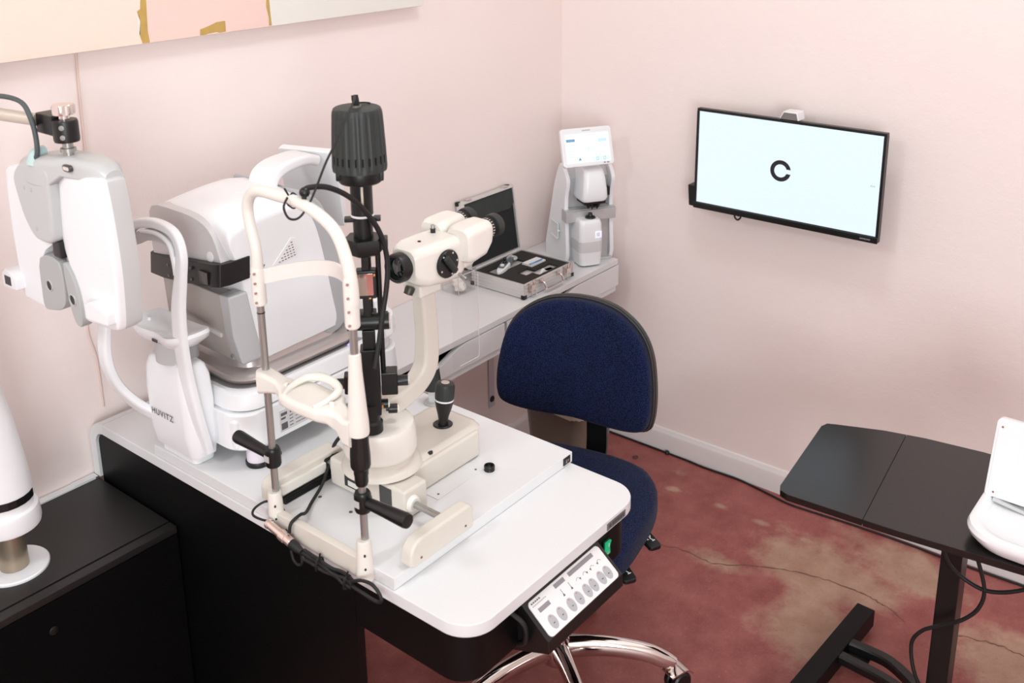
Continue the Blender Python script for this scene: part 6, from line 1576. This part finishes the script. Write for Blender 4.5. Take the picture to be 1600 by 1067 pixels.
# ------------------------------------------------------------------ phoropter hanging at the left
def phoropter():
    xf, xb = -1.920, -1.878
    t = thing('phoropter', 'white digital phoropter with two lens wings hanging from the arm by a black clamp', 'phoropter', (-1.905, -0.37, 1.10))
    NEAR = [(-0.373, 1.352), (-0.382, 1.381), (-0.44, 1.391), (-0.496, 1.396), (-0.508, 1.380), (-0.516, 1.32), (-0.520, 1.25), (-0.517, 1.19), (-0.511, 1.148), (-0.497, 1.137), (-0.45, 1.134), (-0.400, 1.134), (-0.388, 1.160), (-0.376, 1.222), (-0.364, 1.258), (-0.366, 1.30)]
    FAR = [(-0.348, 1.352), (-0.33, 1.378), (-0.28, 1.384), (-0.205, 1.372), (-0.190, 1.352), (-0.185, 1.30), (-0.184, 1.24), (-0.188, 1.17), (-0.193, 1.130), (-0.205, 1.122), (-0.25, 1.120), (-0.276, 1.122), (-0.286, 1.15), (-0.289, 1.222), (-0.325, 1.25), (-0.345, 1.262), (-0.350, 1.30)]
    GSIDE = mat('grey_wing_edge', (196, 197, 196), 0.35, var=0.03)
    for nm, pts in (('lens_wing', NEAR), ('lens_wing', FAR)):
        o2 = smooth2(pts, 3)
        cy = sum(p[0] for p in o2)/len(o2); cz = sum(p[1] for p in o2)/len(o2)
        def rg(k, x): return [(x, cy+(y-cy)*k, cz+(z-cz)*(1-(1-k)*0.7)) for y, z in o2]
        w = obj(nm, B().loft([rg(0.90, xf-0.004), rg(0.965, xf-0.0035), rg(0.992, xf-0.001), rg(1.0, xf+0.003), rg(1.0, xf+0.010)]), WHITE, t, ang=55)
        obj('wing_edge', B().loft([rg(0.999, xf+0.0095), rg(1.0, xf+0.012), rg(0.995, xb-0.010), rg(0.97, xb), rg(0.85, xb+0.004)]), GSIDE, w, ang=55)
    # cheek grips
    for (y0, y1, z0, z1, s) in ((-0.440, -0.506, 1.150, 1.186, 1), (-0.152, -0.204, 1.138, 1.176, -1)):
        pr = [(y0, z1-0.010), (y0-0.02 if s > 0 else y0-0.015, z1), ((y0+y1)/2-0.01, z1-0.004), (y1, z1-0.012), (y1, z0+0.004), (y0, z0)]
        b = B().prism(pr, xf-0.020, xf+0.012 if s < 0 else xf+0.002, 'YZ', 0.003)
        cg = obj('side_grip', b, WHITE, t)
        if s < 0: obj('grip_window', B().box(xf-0.0206, xf-0.0195, -0.186, -0.164, 1.147, 1.164), BLACKP, cg)
    # aperture plates beside the nose
    LP = [(-0.288, 1.222), (-0.352, 1.228), (-0.361, 1.165), (-0.345, 1.140), (-0.306, 1.128), (-0.282, 1.128), (-0.279, 1.16)]
    RP = [(-0.366, 1.228), (-0.372, 1.160), (-0.385, 1.125), (-0.405, 1.124), (-0.408, 1.155), (-0.402, 1.19), (-0.384, 1.222)]
    for k, (pts, c) in enumerate(((LP, (-0.312, 1.176)), (RP, (-0.387, 1.168)))):
        ap = obj('aperture_plate', B().prism(smooth2(pts, 3), xf-0.011, xf+0.010, 'YZ', 0.003), mat('aperture_grey', (172, 174, 173), 0.4, var=0.03) if k == 0 else bpy.data.materials['aperture_grey'], t)
        b = B().lathe([(0.0085, 0.0), (0.0085, 0.0006), (0.0, 0.0006)], (xf-0.0108, c[0], c[1]), (-1, 0, 0), 28)
        ah = obj('aperture', b, BLACKP, ap)
        b = B().lathe([(0.0085, 0.0), (0.0108, 0.0), (0.0104, 0.0022), (0.0092, 0.0022), (0.0085, 0.0)], (xf-0.0108, c[0], c[1]), (-1, 0, 0), 28, cap=False)
        obj('aperture_rim', b, GREYP, ah)
    obj('nose_gap', B().box(xf+0.002, xb-0.006, -0.372, -0.356, 1.14, 1.27, 0.002), GREYP, t)
    obj('nose_block', B().box(xf-0.012, xb-0.004, -0.368, -0.341, 1.236, 1.268, 0.004), BLACKP, t)
    # grey centre cover with a domed top bridging both wings
    CV = [(-0.257, 1.366), (-0.282, 1.392), (-0.31, 1.397), (-0.37, 1.398), (-0.374, 1.358), (-0.370, 1.30), (-0.362, 1.268), (-0.33, 1.262), (-0.302, 1.268), (-0.278, 1.295), (-0.264, 1.33)]
    cvm = mat('cover_grey', (190, 192, 192), 0.32, var=0.02)
    obj('centre_cover', B().prism(smooth2(CV, 3), xf-0.022, xf+0.012, 'YZ', 0.006, 3), cvm, t)
    rings = []
    for (y, zt, xa, xc) in ((-0.268, 1.390, xf-0.010, xb-0.004), (-0.282, 1.402, xf-0.020, xb+0.006), (-0.32, 1.411, xf-0.024, xb+0.010), (-0.365, 1.416, xf-0.022, xb+0.010), (-0.40, 1.419, xf-0.012, xb+0.010), (-0.45, 1.420, xf-0.004, xb+0.010), (-0.485, 1.415, xf+0.004, xb+0.008), (-0.500, 1.405, xf+0.010, xb+0.002)):
        z0 = 1.362 if y > -0.37 else 1.386
        z0 = min(z0, zt-0.012)
        rings.append([(x, y, z) for x, z in rrect(xa, xc, z0, zt, [0.004, 0.004, 0.014, 0.016], 4)])
    br = obj('bridge', B().loft(rings), cvm, t)
    b = B().prism(rrect(-0.437, -0.413, 1.399, 1.410, 0.0055), xf-0.0125, xf-0.006, 'YZ', 0.0008)
    bw = obj('level_window', b, mat('dark_rim', (70, 64, 62), 0.4, var=0.05), br)
    obj('level_glass', B().prism(rrect(-0.434, -0.416, 1.4015, 1.4075, 0.003), xf-0.0130, xf-0.0122, 'YZ'), mat('pale_level_glass', (216, 206, 196), 0.2, var=0.02), bw)
    b = B()
    for (y, z) in ((-0.292, 1.352), (-0.316, 1.352), (-0.318, 1.284)): b.lathe([(0.0042, 0), (0.0042, 0.0006), (0.0032, 0.0010), (0.0, 0.0006)], (xf-0.022, y, z), (-1, 0, 0), 16)
    each('cover_screw', b, SILVER, t)
    b = B().tube([(xf-0.020, -0.330, 1.396), (xf-0.012, -0.330, 1.414), (xf+0.004, -0.328, 1.416)], 0.010, 14)
    obj('cable_socket', b, mat('pale_aqua_plastic', (182, 208, 206), 0.4, var=0.02), t)
    # pole, clamp and knob
    cy = -0.398
    pl = obj('hanger_pole', B().lathe([(0.0085, 1.410), (0.0085, 1.424), (0.0125, 1.425), (0.0125, 1.431), (0.0085, 1.432), (0.0085, 1.480)], (xf+0.010, cy, 0), (0, 0, 1), 24), STEEL, t)
    b = B().lathe([(0.0, 1.442), (0.0195, 1.442), (0.0205, 1.446), (0.0205, 1.474), (0.0190, 1.478), (0.0, 1.478)], (xf+0.010, cy, 0), (0, 0, 1), 32)
    b.box(xf-0.006, xf+0.026, cy+0.012, cy+0.066, 1.450, 1.484, 0.003)
    cl = obj('clamp', b, BLACKP, t)
    b = B()
    for z in (1.468, 1.452): b.lathe([(0.0042, 0), (0.0042, 0.0022), (0.0, 0.0026)], (xf-0.004, cy-0.0145, z), (-0.72, -0.7, 0), 16)
    each('clamp_screw', b, STEEL, cl)
    b = B().lathe([(0.009, 1.478), (0.009, 1.486), (0.0175, 1.487), (0.0185, 1.490), (0.0185, 1.501), (0.0165, 1.503), (0.0, 1.504)], (xf+0.010, cy, 0), (0, 0, 1), 28, star=lambda k, i: 1 if (i not in (3, 4) or k % 4 < 2) else 0.90)
    obj('clamp_knob', b, CHROME, t)
    b = B().tube([(-1.958, -0.240, 1.507), (-1.946, -0.290, 1.508), (-1.938, -0.322, 1.500), (-1.936, -0.338, 1.478), (-1.935, -0.345, 1.45), (-1.936, -0.345, 1.42), (-1.936, -0.332, 1.404)], 0.0042, 10)
    obj('signal_cable', b, mat('slate_cable', (74, 82, 84), 0.5, var=0.05), t)
phoropter()
